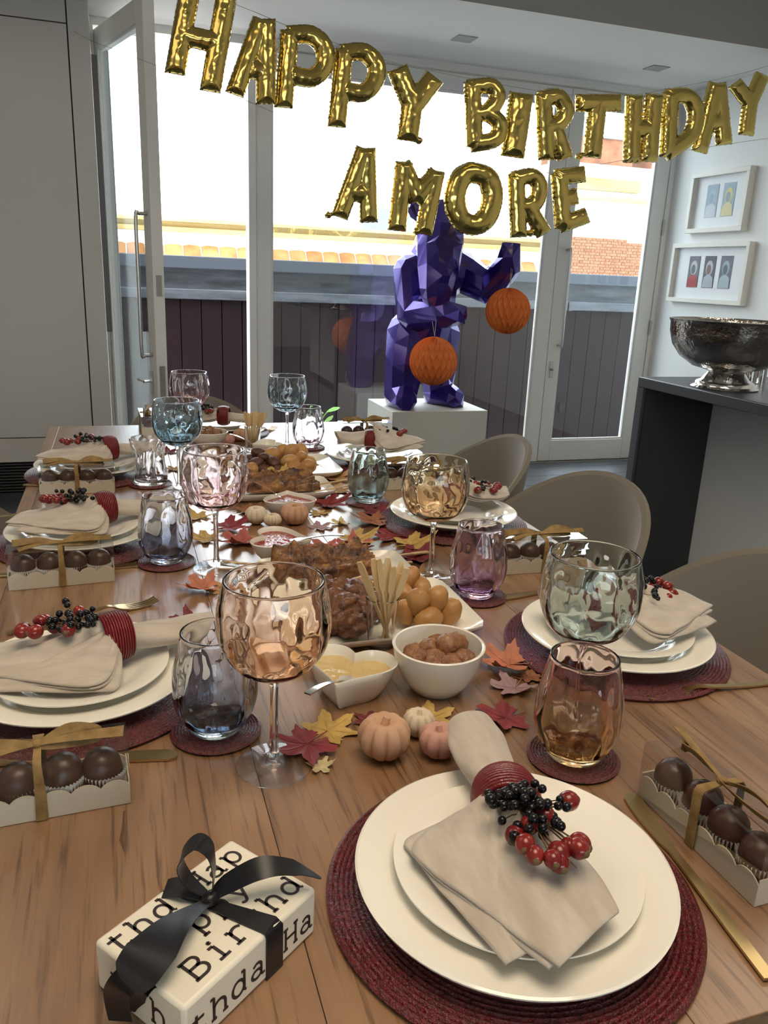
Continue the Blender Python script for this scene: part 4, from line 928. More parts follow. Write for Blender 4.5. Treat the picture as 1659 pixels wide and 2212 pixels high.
def heart_pt(t): return Vector((16 * sin(t) ** 3, 13 * cos(t) - 5 * cos(2 * t) - 2 * cos(3 * t) - cos(4 * t) + 3, 0)) / 17
HP = [heart_pt(2 * pi * k / 64 + .001) * .80 + Vector((.20 * .92 * sin(2 * pi * k / 64), .20 * .85 * cos(2 * pi * k / 64), 0)) for k in range(64)]
def heart_bowl(x, y, half, h, rz, label, sauce_m, slabel, fill=.72):
    rows = []; prof = [(.0, 0), (.60, 0), (.64, .002), (.80, h * .35), (.95, h * .8), (1.0, h), (.975, h + .0012), (.95, h - .001), (.90, h * .78), (.76, h * .34), (.58, .006), (.0, .005)]
    for s, z in prof:
        for k, q in enumerate(HP): rows.append((q.x * s * half, q.y * s * half, z))
    m = MB(); m.grid(rows, 64, len(prof), True)
    o = tag(m.build('heart_bowl', M['bowl_ceramic'], None, (x, y, ZT), (0, 0, rz), smooth=50), label, 'bowl', 'heart shaped sauce bowls')
    rows = []; zf = h * fill
    for j in range(11):
        s = j / 10 * .905 + .0001
        for q in HP: rows.append((q.x * s * half, q.y * s * half, zf + .0016 * noise.noise(Vector((q.x * s * 5, q.y * s * 5, x * 40))) * (1 - s)))
    for q in HP: rows.append((q.x * .70 * half, q.y * .70 * half, h * .32))
    m = MB(); m.grid(rows, 64, 12, True)
    tag(m.build('sauce', sauce_m, None, (x, y, ZT), (0, 0, rz), smooth=70), slabel, 'sauce')
heart_bowl(.240, .823, .060, .042, radians(-32), 'cream heart shaped bowl of mustard sauce left of the meatballs', M['mustard'], 'glossy yellow mustard sauce in the nearest heart bowl')
heart_bowl(.258, 1.325, .063, .036, radians(68), 'cream heart bowl of red sauce in front of the small pumpkins', M['ketchup'], 'red sauce in the heart bowl in front of the small pumpkins', .8)
heart_bowl(.322, 1.582, .059, .036, radians(174), 'cream heart bowl of red sauce behind the small pumpkins', M['ketchup'], 'red sauce in the heart bowl behind the small pumpkins', .8)
heart_bowl(.368, 2.135, .048, .034, radians(-75), 'small white heart bowl of cream at the far skewer glass', M['cream'], 'white cream in the far heart bowl', .6)
def spoon(a, b, label):
    """a end of handle, b end of bowl: world points"""
    A = Vector(a); B = Vector(b); d = B - A; L = d.length; m = MB(); up = Vector((0, 0, 1))
    P = [A.lerp(B, t) + up * (.006 * sin(pi * t) * (1 - t)) for t in np.linspace(0, 1, 21)]
    w = [interp([0, .08, .5, .72, .80, .9, 1], [.0042, .0045, .0024, .0022, .0075, .009, .002], t) for t in np.linspace(0, 1, 21)]
    sd = d.cross(up); m.strip(P, w, sd, .0008)
    tag(m.build('spoon', M['silver'], None, smooth=60), label, 'spoon', 'silver sauce spoons')
spoon(T(664, 1499, .800), (.243, .815, ZT + .031), 'small silver spoon resting in the mustard sauce')
spoon(T(744, 1156, .796), (.270, 1.318, ZT + .031), 'silver spoon in the red sauce in front of the small pumpkins')
spoon(T(542, 1037, .83), (.312, 1.58, ZT + .031), 'silver spoon in the red sauce behind the small pumpkins')
spoon(T(497, 938, .80), (.350, 2.13, ZT + .024), 'silver spoon in the far heart bowl of cream')

def pumpkin(px, py, R, sq, ribs, m, label, seed, stem=True):
    p = T(px, py); r = thing('pumpkin', label, 'pumpkin', (p.x, p.y + R * .9, ZT), seed, 'small plaster pumpkins')
    NT, NP = 22, ribs * 8; pts = []
    for j in range(NT + 1):
        t = pi * j / NT
        for i in range(NP):
            a = 2 * pi * i / NP; g = abs(sin(ribs * a / 2)) ** .55; k = (.82 + .18 * g * (.25 + .75 * sin(t))) * (1 + .03 * noise.noise(Vector((cos(a) * 2, sin(a) * 2, t + seed))))
            dim = exp_d = math.exp(-(t / .42) ** 2) * .42 * sq
            z = (1 - cos(pi - t) * -1) if False else (1 + cos(t)) * sq - dim * 1.1
            rr = sin(t) ** .85 * k if 0 < t < pi - 1e-6 else 0.0
            pts.append((rr * R * cos(a), rr * R * sin(a), max(0, z * R)))
    MB().grid(pts, NP, NT + 1, True).build('body', m, r, smooth=60)
    zt = (2 * sq - .46 * sq) * R
    MB().tube([(0, 0, zt - .004), (R * .02, 0, zt + R * .10), (R * .08, 0, zt + R * .28)], [R * .24, R * .15, R * .13], 8).build('stem', m, r, smooth=50)
pumpkin(845, 1663, .0285, .86, 9, M['pumpkin_tan'], 'largest tan plaster pumpkin in front of the round bowl', .3)
pumpkin(915, 1605, .0185, .88, 10, M['pumpkin_cream'], 'small cream ribbed pumpkin behind the pink one', 1.1)
pumpkin(962, 1655, .0228, .82, 8, M['pumpkin_pink'], 'dusty pink plaster pumpkin touching the nearest napkin', 2.0)
pumpkin(557, 1138, .0225, .86, 10, M['pumpkin_cream'], 'cream pumpkin with a stub stem left of the sauce bowls', 2.7)
pumpkin(592, 1142, .0185, .76, 14, M['pumpkin_cream'], 'smallest squat cream pumpkin between two bigger ones', 3.1)
pumpkin(642, 1140, .0285, .80, 10, M['pumpkin_tan'], 'tan pumpkin right of the smallest cream one', 3.9)
pumpkin(492, 966, .024, .8, 9, M['pumpkin_pink'], 'pale pink pumpkin left of the far skewer glass', 4.4)
pumpkin(524, 956, .026, .75, 9, M['pumpkin_tan'], 'pale tan pumpkin just behind the far skewer glass', 5.0)

def skewer_glass(x, y, R0, R1, h, sticks, label, grp, slabel):
    prof = [(R0, 0), (R0 + .0008, .002), (R1, h), (R1 - .0009, h + .0006), (R1 - .0018, h), (R0 - .001, .007), (.0005, .006)]
    m = MB(); m.lathe(prof, 56, caps=True)
    tag(m.build('skewer_glass', clear2, None, (x, y, ZT + .0003)), label, 'glass', 'clear glasses of skewers')
    ord2 = ['leftmost', 'second from left', 'third from left', 'fourth from left', 'fifth from left', 'sixth from left', 'seventh from left', 'eighth from left', 'ninth from left', 'rightmost'] ; ord2 = ord2[:len(sticks) - 1] + ['rightmost']
    sticks = sorted(sticks, key=lambda q: q[1][0])
    for i, (b, t) in enumerate(sticks):
        b = Vector(b); t = Vector(t); d = t - b; L = d.length; n = 13; sd = Vector((1, -.15 + .5 * ((i * 37) % 7 - 3) / 3, .0)); P = [b.lerp(t, k / (n - 1)) for k in range(n)]
        w = [.0019 if k / (n - 1) < .66 else .0047 for k in range(n)]; w[0] = .0006; w[-1] = .0030
        tag(MB().strip(P, w, sd, .0013).build('paddle_skewer', M['stick'], None, smooth=0), ord2[i] + ' ' + slabel, 'skewer', grp)
sx, sy = .321, .945
tops = [(776, 1214), (790, 1252), (806, 1207), (818, 1208), (838, 1205), (868, 1214), (880, 1228), (866, 1240), (830, 1246), (850, 1224)]
st = []
for i, (px, py) in enumerate(tops):
    f = (px - 776) / 104; Yp = sy + .010 * ((i % 3) - 1); tp_ = at(px, py, 1, Yp)
    st.append(((sx + .006 - .012 * (f - .5) + .002 * (i % 2), sy - .004 + .003 * (i % 3), ZT + .008 + .001 * i), tp_))
skewer_glass(sx, sy, .0170, .0228, .072, st, 'clear glass of bamboo skewers in front of the near platter', 'bamboo skewers in the near glass', 'bamboo paddle skewer in the near glass')
sx, sy = .343, 2.20; st = []
for i, px in enumerate((529, 536, 543, 549, 555, 562, 568, 574)):
    Yp = sy + .008 * ((i % 3) - 1); tp_ = at(px, 889 + (i * 7) % 4, 1, Yp); st.append(((sx - .006 + .0018 * i, sy + .003 * (i % 3) - .003, ZT + .008 + .001 * i), tp_))
skewer_glass(sx, sy, .0180, .0235, .068, st, 'clear glass of bamboo skewers behind the fig heap', 'bamboo skewers in the far glass', 'bamboo paddle skewer in the far glass')
def loose(a, b, label, w=.0032, z=.7512):
    A = T(*a, z); B = T(*b, z); tag(MB().strip([A, A.lerp(B, .7), A.lerp(B, .72), B], [w * .55, w * .55, w, w], Vector((-(B - A).y, (B - A).x, 0)), .0012).build('paddle_skewer', M['stick'], None, smooth=0), label, 'skewer', 'loose bamboo skewers')
loose((600, 1222), (478, 1214), 'loose bamboo skewer lying across the foot of the pink wine glass', .0055, .7535)
loose((560, 1228), (470, 1230), 'second loose bamboo skewer beside the pink wine glass foot', .003, .7535)
loose((805, 1206), (925, 1192), 'loose bamboo skewer on the red leaf behind the skewer glass', .0045, .758)
loose((800, 1222), (890, 1214), 'loose bamboo skewer lowest behind the skewer glass', .0035, .7565)
loose((680, 1062), (760, 1048), 'loose bamboo skewer right of the far pie', .003, .770)
loose((690, 1046), (750, 1036), 'loose bamboo skewer between the far pie and the grey green tumbler', .003, .776)

# ---------------------------------------------------------------- leaves
def leaf_mesh(seed, lobes=5, curl=.35):
    rng = random.Random(seed); N = 90; out = []
    for i in range(N):
        a = 2 * pi * i / N; th = (a + pi) % (2 * pi) - pi  # 0 = tip (+y)
        l = 0
        for k, (c, w, h) in enumerate([(0, .40, 1.0), (.95, .38, .92), (-.95, .38, .92), (1.95, .36, .66), (-1.95, .36, .66)]):
            d = abs(th - c); l = max(l, h * (max(0, 1 - d / w) ** .75) * .62 + .0)
        r = .55 + l * .78 + .05 * (abs(((i * 1.0) % 4) - 2) - 1) * (1 if l > .05 else .3)
        if abs(abs(th) - pi) < .22: r = .20
        out.append((r * sin(th), r * cos(th)))
    NR = 9; pts = [(0, 0, 0)]; fs = []
    for j in range(1, NR + 1):
        s = j / NR
        for (x, y) in out:
            X, Y = x * s, y * s; th = atan2(X, Y); rr = hypot(X, Y)
            z = curl * .32 * rr ** 2 * (1 + .6 * sin(2 * th + seed)) + .035 * rr * cos(10 * th + .4 * seed) + .05 * noise.noise(Vector((X * 2.5, Y * 2.5, seed)))
            pts.append((X, Y, z))
    for i in range(N): fs.append((0, 1 + i, 1 + (i + 1) % N))
    for j in range(NR - 1):
        for i in range(N): a = 1 + j * N + i; b = 1 + j * N + (i + 1) % N; fs.append((a, a + N, b + N, b))
    zmin = min(p[2] for p in pts); pts = [(x, y, z - zmin) for x, y, z in pts]
    m = MB(); m.add(pts, fs); z0 = pts[0][2]
    m.tube([(0, 0, z0 + .012), (0, -.25, z0 + .03), (.05, -.75, z0 + .02)], [.016, .018, .016], 5)
    for c, L in ((0, .9), (.95, .8), (-.95, .8), (1.95, .5), (-1.95, .5)):
        q = [];
        for s in (0, .35, .7, 1):
            X, Y = L * s * sin(c), L * s * cos(c); rr = hypot(X, Y); th = atan2(X, Y) if rr else c
            z = curl * .32 * rr ** 2 * (1 + .6 * sin(2 * th + seed)) + .035 * rr * cos(10 * th + .4 * seed) + .05 * noise.noise(Vector((X * 2.5, Y * 2.5, seed))) - zmin + .006
            q.append((X, Y, z))
        m.tube(q, [.014, .011, .008, .004], 5)
    return m
LC = {'red': (.21, .026, .032), 'dark red': (.15, .022, .03), 'yellow': (.46, .31, .09), 'tan': (.42, .25, .11), 'orange': (.44, .16, .09), 'mauve': (.36, .23, .25), 'brown': (.28, .11, .05), 'pale': (.56, .48, .27), 'coral': (.38, .10, .085)}
LM = {k: mat('leaf_' + k.replace(' ', '_'), c, .6, var=(2.5, (1, 1, 1), [(.3, tuple(x * .8 for x in c)), (.7, tuple(min(1, x * 1.22) for x in c))])) for k, c in LC.items()}
LV = [leaf_mesh(s, curl=c) for s, c in ((1, .5), (2, .9), (3, .3), (4, 1.2))]
def leaf(px, py, hw, col, ang, label, k=0, z=.7506, tilt=(0, 0)):
    p = T(px, py, z); e = T(px + hw, py, z); S = (e - p).length / .76
    me = LV[k].mesh('maple_leaf', LM[col], 70)
    o = link('maple_leaf', me, None, p, (tilt[0], tilt[1], radians(ang)), (S, S, S * .9)); tag(o, label, 'leaf', 'fallen maple leaves')
for a in [(664, 1608, 64, 'red', 120, 'large red leaf beside the foot of the amber wine glass', 0, .7545), (708, 1580, 56, 'yellow', -60, 'yellow leaf partly under the large red leaf by the amber glass', 2),
          (690, 1655, 27, 'pale', 200, 'small pale leaf with a stem near the amber glass foot', 3), (802, 1558, 32, 'dark red', 40, 'dark red leaf left behind the largest pumpkin', 2), (838, 1560, 34, 'tan', 150, 'tan leaf directly behind the largest pumpkin', 0),
          (925, 1555, 50, 'yellow', -75, 'yellow green leaf behind the small cream ribbed pumpkin', 2), (1098, 1436, 56, 'orange', 75, 'orange leaf between the meatball bowl and the right placemat', 3, .755), (1112, 1486, 44, 'mauve', 130, 'pale mauve leaf under the orange one by the amber tumbler', 3),
          (1092, 1552, 54, 'red', 95, 'red leaf left of the amber tumbler', 1), (1142, 1462, 30, 'brown', 200, 'brown red leaf mostly behind the amber tumbler', 0), (415, 1348, 40, 'dark red', 10, 'dark red leaf behind the smoky blue tumbler', 1),
          (440, 1270, 44, 'orange', 80, 'orange red leaf below the pink glass foot', 3, .7535), (482, 1278, 36, 'tan', -40, 'tan leaf beside the orange red one below the pink glass', 2), (445, 1164, 36, 'yellow', 60, 'yellow leaf right of the grey blue tumbler', 1),
          (492, 1140, 42, 'red', -70, 'red leaf behind the stem of the pink glass', 1, .7525), (522, 1172, 42, 'coral', 95, 'coral leaf left of the near red sauce bowl', 3), (562, 1166, 28, 'tan', -80, 'tan leaf touching the near red sauce bowl', 2), (430, 1118, 28, 'yellow', 30, 'olive yellow leaf behind the grey blue tumbler', 1),
          (398, 1084, 32, 'dark red', 20, 'dark red leaf behind the rim of the grey blue tumbler', 0), (530, 1104, 28, 'brown', -80, 'brown leaf left of the far red sauce bowl', 1), (708, 1090, 40, 'red', -85, 'red leaf left of the grey green tumbler coaster', 1), (690, 1110, 22, 'yellow', 20, 'small yellow leaf right of the tan mid pumpkin', 2),
          (688, 1140, 26, 'mauve', -60, 'mauve brown leaf right of the mid pumpkins', 2), (738, 1132, 20, 'pale', 100, 'tiny pale leaf alone on the bright table top', 3), (806, 1126, 42, 'brown', 80, 'brown red leaf in front of the grey green coaster', 1, .7535), (818, 1110, 36, 'dark red', -30, 'dark red leaf tucked against the second right placemat', 0),
          (852, 1160, 44, 'red', 75, 'crimson leaf below the second right placemat', 2), (888, 1178, 44, 'yellow', -85, 'yellow leaf left of the honey coloured glass stem', 1, .752), (892, 1206, 42, 'red', -60, 'red leaf behind the near platter beside the glass stem', 1), (764, 1168, 42, 'yellow', -85, 'yellow leaf beside the spoon of the near red sauce', 1, .753),
          (702, 1186, 42, 'coral', 70, 'coral leaf behind the near pie', 1), (762, 1184, 38, 'coral', -70, 'second coral leaf right behind the near pie', 3), (608, 1028, 34, 'yellow', 85, 'yellow green leaf in front of the far platter', 3, .772), (718, 1034, 34, 'tan', -80, 'straw coloured leaf at the right end of the far platter', 1),
          (724, 1060, 34, 'tan', -85, 'straw coloured leaf right of the far pie', 2), (362, 978, 22, 'dark red', 0, 'dark red leaf behind the clear twisted tumbler', 0), (376, 1014, 20, 'tan', 80, 'tan leaf left of the blue glass stem', 1), (676, 962, 22, 'coral', 0, 'pinkish leaf leaning by the nearly clear far tumbler', 3),
          (908, 1244, 26, 'tan', -30, 'tan leaf at the far right corner of the near platter', 1), (560, 1118, 30, 'dark red', 160, 'dark red leaf behind the cream mid pumpkin', 0), (455, 1090, 26, 'brown', 60, 'brown leaf under the pink wine glass bowl', 2), (700, 1012, 20, 'brown', 30, 'small brown leaf near the far platter corner', 0)]:
    leaf(*a)
# ---------------------------------------------------------------- wrapped gift
GX, GY, GA = .042, .481, radians(37.2); GL, GW, GH = .131, .0905, .041
gf = thing('gift_box', 'small gift in cream birthday lettered paper tied with black satin ribbon', 'gift', (GX, GY, ZT), GA)
MB().box(-GL / 2, GL / 2, -GW / 2, GW / 2, .0003, GH).build('wrapped_box', M['wrap'], gf, bevel=.003)
def arc(cx, cy, rx, ry, a0, a1, n=14): return [(cx + rx * cos(radians(a0 + (a1 - a0) * k / n)), cy + ry * sin(radians(a0 + (a1 - a0) * k / n))) for k in range(n + 1)]
XH, CP, DS = .47, .66, -.20
def sf(x, y, w=.09): return [(x - w, y), (x + w, y)]
GLY = {
 'H': [[(.12, 0), (.12, CP)], [(.52, 0), (.52, CP)], [(.12, .34), (.52, .34)], sf(.12, 0), sf(.12, CP), sf(.52, 0), sf(.52, CP)],
 'a': [arc(.25, .135, .17, .135, 0, 360, 22), [(.13, .40)] + arc(.27, .33, .15, .14, 110, 0, 8) + [(.42, .05), (.47, .0), (.55, .02)]],
 'p': [[(.10, XH), (.10, DS)], sf(.05, XH, .05), sf(.12, DS, .10), arc(.30, .235, .20, .235, 0, 360, 22)],
 'y': [[(.07, XH), (.30, .02)], [(.54, XH), (.26, -.15)] + arc(.17, -.13, .09, .07, -10, -170, 6), sf(.08, XH), sf(.52, XH)],
 'B': [[(.10, 0), (.10, CP)], [(.02, CP), (.33, CP)] + arc(.33, .505, .16, .155, 90, -90, 10) + [(.10, .35)], [(.33, .35)] + arc(.35, .175, .19, .175, 90, -90, 10) + [(.02, 0)]],
 'i': [[(.30, 0), (.30, XH)], [(.14, XH), (.30, XH)], sf(.30, 0, .18), arc(.30, .62, .025, .025, 0, 360, 8)],
 'r': [[(.16, 0), (.16, XH)], [(.05, XH), (.16, XH)], sf(.18, 0, .14), [(.16, .30)] + arc(.36, .30, .20, .17, 170, 60, 8) + [(.52, .40)]],
 't': [[(.24, .62), (.24, .12)] + arc(.36, .12, .12, .12, 180, 330, 8) + [(.54, .10)], [(.06, XH), (.48, XH)]],
 'h': [[(.12, 0), (.12, CP)], sf(.06, CP, .06), sf(.12, 0), sf(.50, 0), [(.12, .28)] + arc(.31, .28, .19, .19, 170, 0, 10) + [(.50, 0)]],
 'd': [[(.48, CP), (.48, .04), (.56, 0)], sf(.43, CP, .06), arc(.27, .235, .20, .235, 0, 360, 22)],
 '-': [[(.12, .25), (.48, .25)]], ' ': []}
def text(rows, name, to3, lim):
    m = MB(); sw = .046; S = .0272
    for (s, x0, y0) in rows:
        for i, ch_ in enumerate(s):
            ox = x0 + i * .0185
            for pl in GLY[ch_]:
                pp_ = [(ox + x * S, y0 + y * S) for x, y in pl]
                if any(p[0] < lim[0] or p[0] > lim[1] or p[1] < lim[2] or p[1] > lim[3] for p in pp_):
                    pp_ = [p for p in pp_ if lim[0] <= p[0] <= lim[1] and lim[2] <= p[1] <= lim[3]]
                    if len(pp_) < 2: continue
                v = []
                for k, p in enumerate(pp_):
                    a = pp_[max(k - 1, 0)]; b = pp_[min(k + 1, len(pp_) - 1)]; dx, dy = b[0] - a[0], b[1] - a[1]; l = hypot(dx, dy) or 1; nx, ny = -dy / l * sw * S, dx / l * sw * S
                    v += [to3(p[0] + nx, p[1] + ny), to3(p[0] - nx, p[1] - ny)]
                m.grid(v, 2, len(pp_))
    return m.build(name, M['ink'], gf, smooth=0)
e = .0002
text([('y Birthda', -.0838, -.036), ('rt', -.066, -.007), ('ppy B', -.018, -.007), ('thd', -.0640, .022), ('Hap', .0055, .022)], 'lettering', lambda x, y: (x, y, GH + e), (-.0625, .0625, -.0425, .0425))
text([('thda', -.0620, .010), ('-Ha', .0090, .010)], 'lettering', lambda x, y: (x, -GW / 2 - e, y), (-.0625, .0625, .003, .039))
text([('ry', -.03, .011), ('h', .012, .011)], 'lettering', lambda x, y: (-GL / 2 - e, -x, y), (-.042, .042, .003, .039))
def gl(px, py, z):  # pixel on plane z -> gift local
    p = T(px, py, z) - Vector((GX, GY, ZT)); c, s = cos(GA), sin(GA); return Vector((p.x * c + p.y * s, -p.x * s + p.y * c, p.z))
bx_ = .006; w = .0085; h2, gw = GH + .0008, GW / 2 + .0008
MB().strip([(bx_ + .012, -gw, .001), (bx_ + .012, -gw, .02), (bx_ + .012, -gw, GH - .003), (bx_ + .011, -gw + .003, h2), (bx_, 0, h2 + .001), (bx_ - .004, gw - .003, h2), (bx_ - .004, gw, GH - .003), (bx_ - .004, gw, .001)], [w, w, w, w, w * .6, w, w, w], (1, 0, 0)).build('ribbon_band', M['satin'], gf, smooth=70)
def rib(nm, pts, wid, side):
    P = catmull([gl(150 + x / 2.72, 1740 + y / 2.72, z) for (x, y, z) in pts], 7); n = len(P)
    sd = [Vector((interp(np.linspace(0, 1, len(side)), [s_[0] for s_ in side], k / (n - 1)), interp(np.linspace(0, 1, len(side)), [s_[1] for s_ in side], k / (n - 1)), interp(np.linspace(0, 1, len(side)), [s_[2] for s_ in side], k / (n - 1)))) for k in range(n)]
    MB().strip(P, [interp(np.linspace(0, 1, len(wid)), wid, k / (n - 1)) for k in range(n)], sd, .0003).build(nm, M['satin'], gf, smooth=75)
Z = .791
rib('ribbon_tail', [(835, 540, Z + .006), (930, 460, Z + .016), (1130, 365, Z + .026), (1320, 365, Z + .022), (1480, 428, Z + .012)], [.003, .007, .0085, .008, .001], [(0, 1, .5), (0, 1, .4), (0, 1, .3), (.2, 1, .2)])
rib('bow_loop', [(815, 530, Z + .006), (700, 440, Z + .016), (650, 320, Z + .032), (740, 215, Z + .044), (825, 270, Z + .040), (850, 400, Z + .024), (835, 535, Z + .007)], [.003, .008, .0095, .0095, .0085, .006, .003], [(.8, .6, .0), (.8, .6, .0)])
rib('bow_loop', [(815, 560, Z + .006), (620, 690, Z + .014), (480, 850, Z + .016), (380, 990, Z + .010), (330, 1050, Z + .007)], [.004, .014, .0205, .018, .011], [(.25, -1, .25), (.2, -1, .1)])
rib('bow_loop', [(800, 550, Z + .004), (700, 500, Z + .006), (620, 480, Z + .004), (560, 490, Z + .001)], [.003, .008, .009, .0085], [(.6, .8, 0), (.6, .8, 0)])
rib('ribbon_tail', [(380, 985, Z + .009), (310, 1060, Z + .004), (275, 1130, Z - .012), (300, 1265, Z - .036)], [.012, .010, .009, .008], [(.3, -1, .2), (.3, -1, .2), (.5, -.8, 0)])
rib('ribbon_tail', [(470, 1010, Z + .006), (400, 1080, Z + .001), (375, 1150, Z - .02), (390, 1210, Z - .036)], [.010, .008, .008, .007], [(.4, -1, .2), (.5, -.8, 0)])
m = MB(); q = gl(150 + 830 / 2.72, 1740 + 545 / 2.72, Z + .006); m.ball(tuple(q), .007, 12, 8, (1.1, .9, .75)); m.build('knot', M['satin'], gf, smooth=70)

# ---------------------------------------------------------------- letter balloons
def balloon(strokes, r, Y, label, puff=.74, cell=2.6, seed=0):
    segs = []; r *= 1.16; caps_ = {}
    for s in strokes:
        rr = r
        if isinstance(s, tuple): s, rr = s
        n0 = len(segs); open_ = len(s) > 1 and s[0] != s[-1]
        if len(s) == 1: s = [s[0], (s[0][0] + .01, s[0][1])]
        if len(s) > 2: s = [(p.x, p.y) for p in catmull([(a, b, 0) for a, b in s], 5)]
        for a, b in zip(s[:-1], s[1:]): segs.append((a, b, rr))
        if open_: caps_[n0] = caps_.get(n0, '') + 's'; caps_[len(segs) - 1] = caps_.get(len(segs) - 1, '') + 'e'
    X0 = min(min(a[0], b[0]) - R_ for a, b, R_ in segs) - 6; X1 = max(max(a[0], b[0]) + R_ for a, b, R_ in segs) + 6
    Y0 = min(min(a[1], b[1]) - R_ for a, b, R_ in segs) - 6; Y1 = max(max(a[1], b[1]) + R_ for a, b, R_ in segs) + 6
    nx = int((X1 - X0) / cell) + 1; ny = int((Y1 - Y0) / cell) + 1
    gx, gy = np.meshgrid(X0 + np.arange(nx) * cell, Y0 + np.arange(ny) * cell)
    def sdf(x, y):
        d = np.full(x.shape, -1e9)
        for ns, (a, b, R_) in enumerate(segs):
            vx, vy = b[0] - a[0], b[1] - a[1]; L2 = vx * vx + vy * vy
            t = np.clip(((x - a[0]) * vx + (y - a[1]) * vy) / L2, 0, 1)
            # squarish stroke ends like cut foil
            dc = R_ - np.hypot(x - a[0] - t * vx, y - a[1] - t * vy); c_ = caps_.get(ns, '')
            if c_:
                L_1 = sqrt(L2); u_ = ((x - a[0]) * vx + (y - a[1]) * vy) / L_1; w_ = np.abs((x - a[0]) * vy - (y - a[1]) * vx) / L_1
                db = R_ - w_
                if 's' in c_: dc = np.where(u_ < 0, np.minimum(db, (u_ + R_ * .55)), dc)
                if 'e' in c_: dc = np.where(u_ > L_1, np.minimum(db, (L_1 + R_ * .55 - u_)), dc)
            d = np.maximum(d, dc)
        return d
    D = sdf(gx, gy); jit = np.sin(gx * .55 + seed) * np.cos(gy * .6) * .7; D = D + jit * (D < 5)
    e_ = .5; Gx = (sdf(gx + e_, gy) - sdf(gx - e_, gy)); Gy = (sdf(gx, gy + e_) - sdf(gx, gy - e_)); G2 = np.hypot(Gx, Gy) + 1e-6
    ok = D > -cell * .9; use = np.zeros(D.shape, bool)
    quad = ok[:-1, :-1] & ok[1:, :-1] & ok[:-1, 1:] & ok[1:, 1:] & ((D[:-1, :-1] > 0) | (D[1:, :-1] > 0) | (D[:-1, 1:] > 0) | (D[1:, 1:] > 0))
    use[:-1, :-1] |= quad; use[1:, :-1] |= quad; use[:-1, 1:] |= quad; use[1:, 1:] |= quad
    fix = use & (D < cell * .45); px = gx.copy(); py = gy.copy()
    px[fix] += (-D * Gx / G2 * (1.0))[fix]; py[fix] += (-D * Gy / G2)[fix]
    dd = np.where(fix, 0, np.clip(D, 0, None)); q = np.clip(dd / r, 0, 1.15)
    hh = r * np.sqrt(np.clip(1 - (1 - np.minimum(q, 1)) ** 2, 0, 1))
    bnd = np.zeros(D.shape, bool); nb_ = np.ones(D.shape, bool)
    cnt = np.zeros(D.shape, int); cnt[:-1, :-1] += quad; cnt[1:, :-1] += quad; cnt[:-1, 1:] += quad; cnt[1:, 1:] += quad
    bnd = use & (cnt < 4); hh[bnd] = 0
    idx = -np.ones(D.shape, int); v = []; n = 0
    ps = abs((at(830, 300, 1, Y) - at(831, 300, 1, Y)).length)
    org = at(float(np.mean(px[use])), float(np.mean(py[use])), 1, Y)
    ids_f = {}; ids_b = {}
    for j in range(ny):
        for i in range(nx):
            if not use[j, i]: continue
            P = at(px[j, i], py[j, i], 1, Y) - org; w_ = noise.noise(Vector((px[j, i] * .06, py[j, i] * .06, seed)))
            h = hh[j, i] * ps * puff * (1 + .06 * w_ + .03 * sin(px[j, i] * .33 + py[j, i] * .12 + seed) * (1 - q[j, i] * .8))
            ids_f[(j, i)] = len(v); v.append((P.x, P.y - h, P.z))
            if bnd[j, i]: ids_b[(j, i)] = ids_f[(j, i)]
            else: ids_b[(j, i)] = len(v); v.append((P.x, P.y + h, P.z))
    f = []
    for j in range(ny - 1):
        for i in range(nx - 1):
            if quad[j, i]:
                f.append((ids_f[(j, i)], ids_f[(j + 1, i)], ids_f[(j + 1, i + 1)], ids_f[(j, i + 1)]))
                f.append((ids_b[(j, i)], ids_b[(j, i + 1)], ids_b[(j + 1, i + 1)], ids_b[(j + 1, i)]))
    mb = MB(); mb.add(v, f); o = mb.build('letter_balloon', M['gold_foil'], None, org, smooth=120)
    o.rotation_euler = (0, 0, 0)
    tag(o, label, 'balloon', 'gold foil letter balloons'); return o
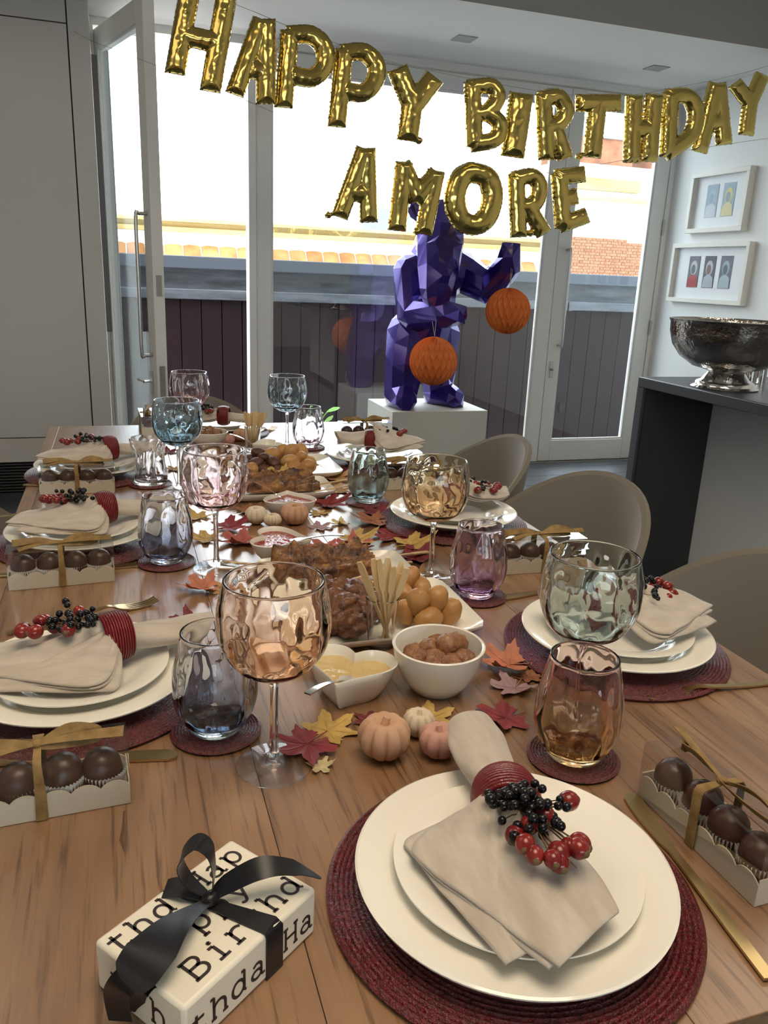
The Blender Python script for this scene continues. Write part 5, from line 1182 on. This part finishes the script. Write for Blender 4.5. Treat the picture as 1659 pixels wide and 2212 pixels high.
BL = [
 ([[(408, -8), (380, 148)], [(488, 0), (456, 186)], [(396, 76), (474, 94)]], 20, 'gold foil letter H starting the top row'),
 ([[(562, 52), (510, 194)], [(574, 52), (574, 214)], [(545, 150), (575, 155)]], 18.5, 'gold foil letter A, second in the top row'),
 ([[(625, 76), (613, 222)], [(630, 75), (672, 76), (700, 104), (700, 142), (674, 168), (632, 162)]], 18, 'gold foil letter P, first of the pair of P letters'),
 ([[(742, 116), (728, 264)], [(746, 114), (786, 113), (812, 140), (808, 178), (782, 201), (745, 195)]], 17.5, 'gold foil letter P, second of the pair of P letters'),
 ([[(862, 158), (890, 226)], [(932, 176), (892, 228)], [(890, 226), (881, 292)], ([(905, 304)], 8)], 20, 'gold foil letter Y in the middle of the top row'),
 ([[(1020, 186), (1025, 308)], [(1020, 188), (1062, 186), (1074, 212), (1052, 242), (1025, 246)], [(1050, 243), (1078, 266), (1070, 300), (1025, 311)]], 15.5, 'gold foil letter B starting the second word'),
 ([[(1124, 214), (1108, 326)]], 22, 'gold foil letter I after the B'),
 ([[(1174, 212), (1180, 336)], [(1174, 212), (1206, 209), (1222, 240), (1206, 268), (1180, 275)], [(1196, 272), (1218, 334)]], 15.5, 'gold foil letter R in the top row'),
 ([[(1254, 222), (1330, 222)], [(1290, 226), (1279, 330)], ([(1251, 338)], 8)], 17, 'gold foil letter T in the top row'),
 ([[(1369, 214), (1364, 342)], [(1412, 212), (1401, 340)], [(1368, 276), (1405, 280)]], 16, 'gold foil letter H in the second word of the top row'),
 ([[(1448, 208), (1442, 330)], [(1448, 208), (1486, 209), (1503, 246), (1490, 294), (1442, 328)]], 15.5, 'gold foil letter D before the last two letters'),
 ([[(1546, 188), (1512, 320)], [(1551, 188), (1563, 304)], [(1526, 262), (1558, 262)]], 15, 'gold foil letter A next to last in the top row'),
 ([[(1592, 186), (1618, 222)], [(1644, 168), (1620, 222)], [(1620, 220), (1612, 284)]], 14, 'gold foil letter Y ending the top row by the right wall'),
 ([[(784, 330), (736, 460)], [(792, 330), (796, 470)], [(756, 415), (795, 420)], ([(709, 464)], 8)], 17, 'gold foil letter A starting the lower row'),
 ([[(872, 360), (858, 488)], [(940, 378), (916, 496)], [(872, 362), (901, 424)], [(938, 380), (901, 426)], ([(900, 500)], 8)], 17, 'gold foil letter M in the lower row'),
 ([[(1018, 372), (1052, 384), (1063, 425), (1050, 470), (1022, 486), (992, 470), (982, 425), (995, 385), (1018, 372)]], 20, 'gold foil letter O in the lower row before the bear'),
 ([[(1115, 386), (1120, 503)], [(1115, 386), (1150, 381), (1165, 405), (1154, 440), (1120, 447)], [(1140, 446), (1171, 498)], ([(1146, 503)], 8)], 15.5, 'gold foil letter R in the lower row'),
 ([[(1208, 384), (1216, 484)], [(1208, 382), (1254, 377)], [(1210, 430), (1238, 425)], [(1216, 484), (1260, 468)]], 15.5, 'gold foil letter E ending the lower row')]
for i, (s, r, lb) in enumerate(BL):
    balloon(s, r, (3.45 + .045 * i) if i < 13 else 3.74 + .01 * (i - 13), lb, seed=i * 2.3)
def cord(pts, label):
    P = catmull([tuple(at(x, y, 1, Yd)) for (x, y, Yd) in pts], 4)
    tag(MB().tube(P, .0011, 5).build('balloon_string', M['thread'], None), label, 'string', 'balloon strings')
cord([(400, -34, 3.43), (450, -16, 3.45), (515, 12, 3.47), (568, 33, 3.5), (622, 56, 3.54), (740, 98, 3.58), (862, 138, 3.63), (1018, 170, 3.67), (1125, 190, 3.72), (1240, 205, 3.81), (1362, 205, 3.85), (1440, 192, 3.90), (1547, 172, 3.95), (1640, 148, 3.99), (1685, 132, 4.01)], 'thin string carrying the top row of gold letters')
cord([(159, 67, 4.646), (200, 89, 4.5), (245, 106, 4.3), (310, 131, 4.05), (533, 218, 3.8), (600, 246, 3.75), (785, 315, 3.74), (872, 345, 3.75), (1020, 356, 3.76), (1115, 372, 3.77), (1205, 371, 3.78), (1400, 337, 3.82), (1690, 294, 3.9)], 'thin string carrying the lower row of gold letters')
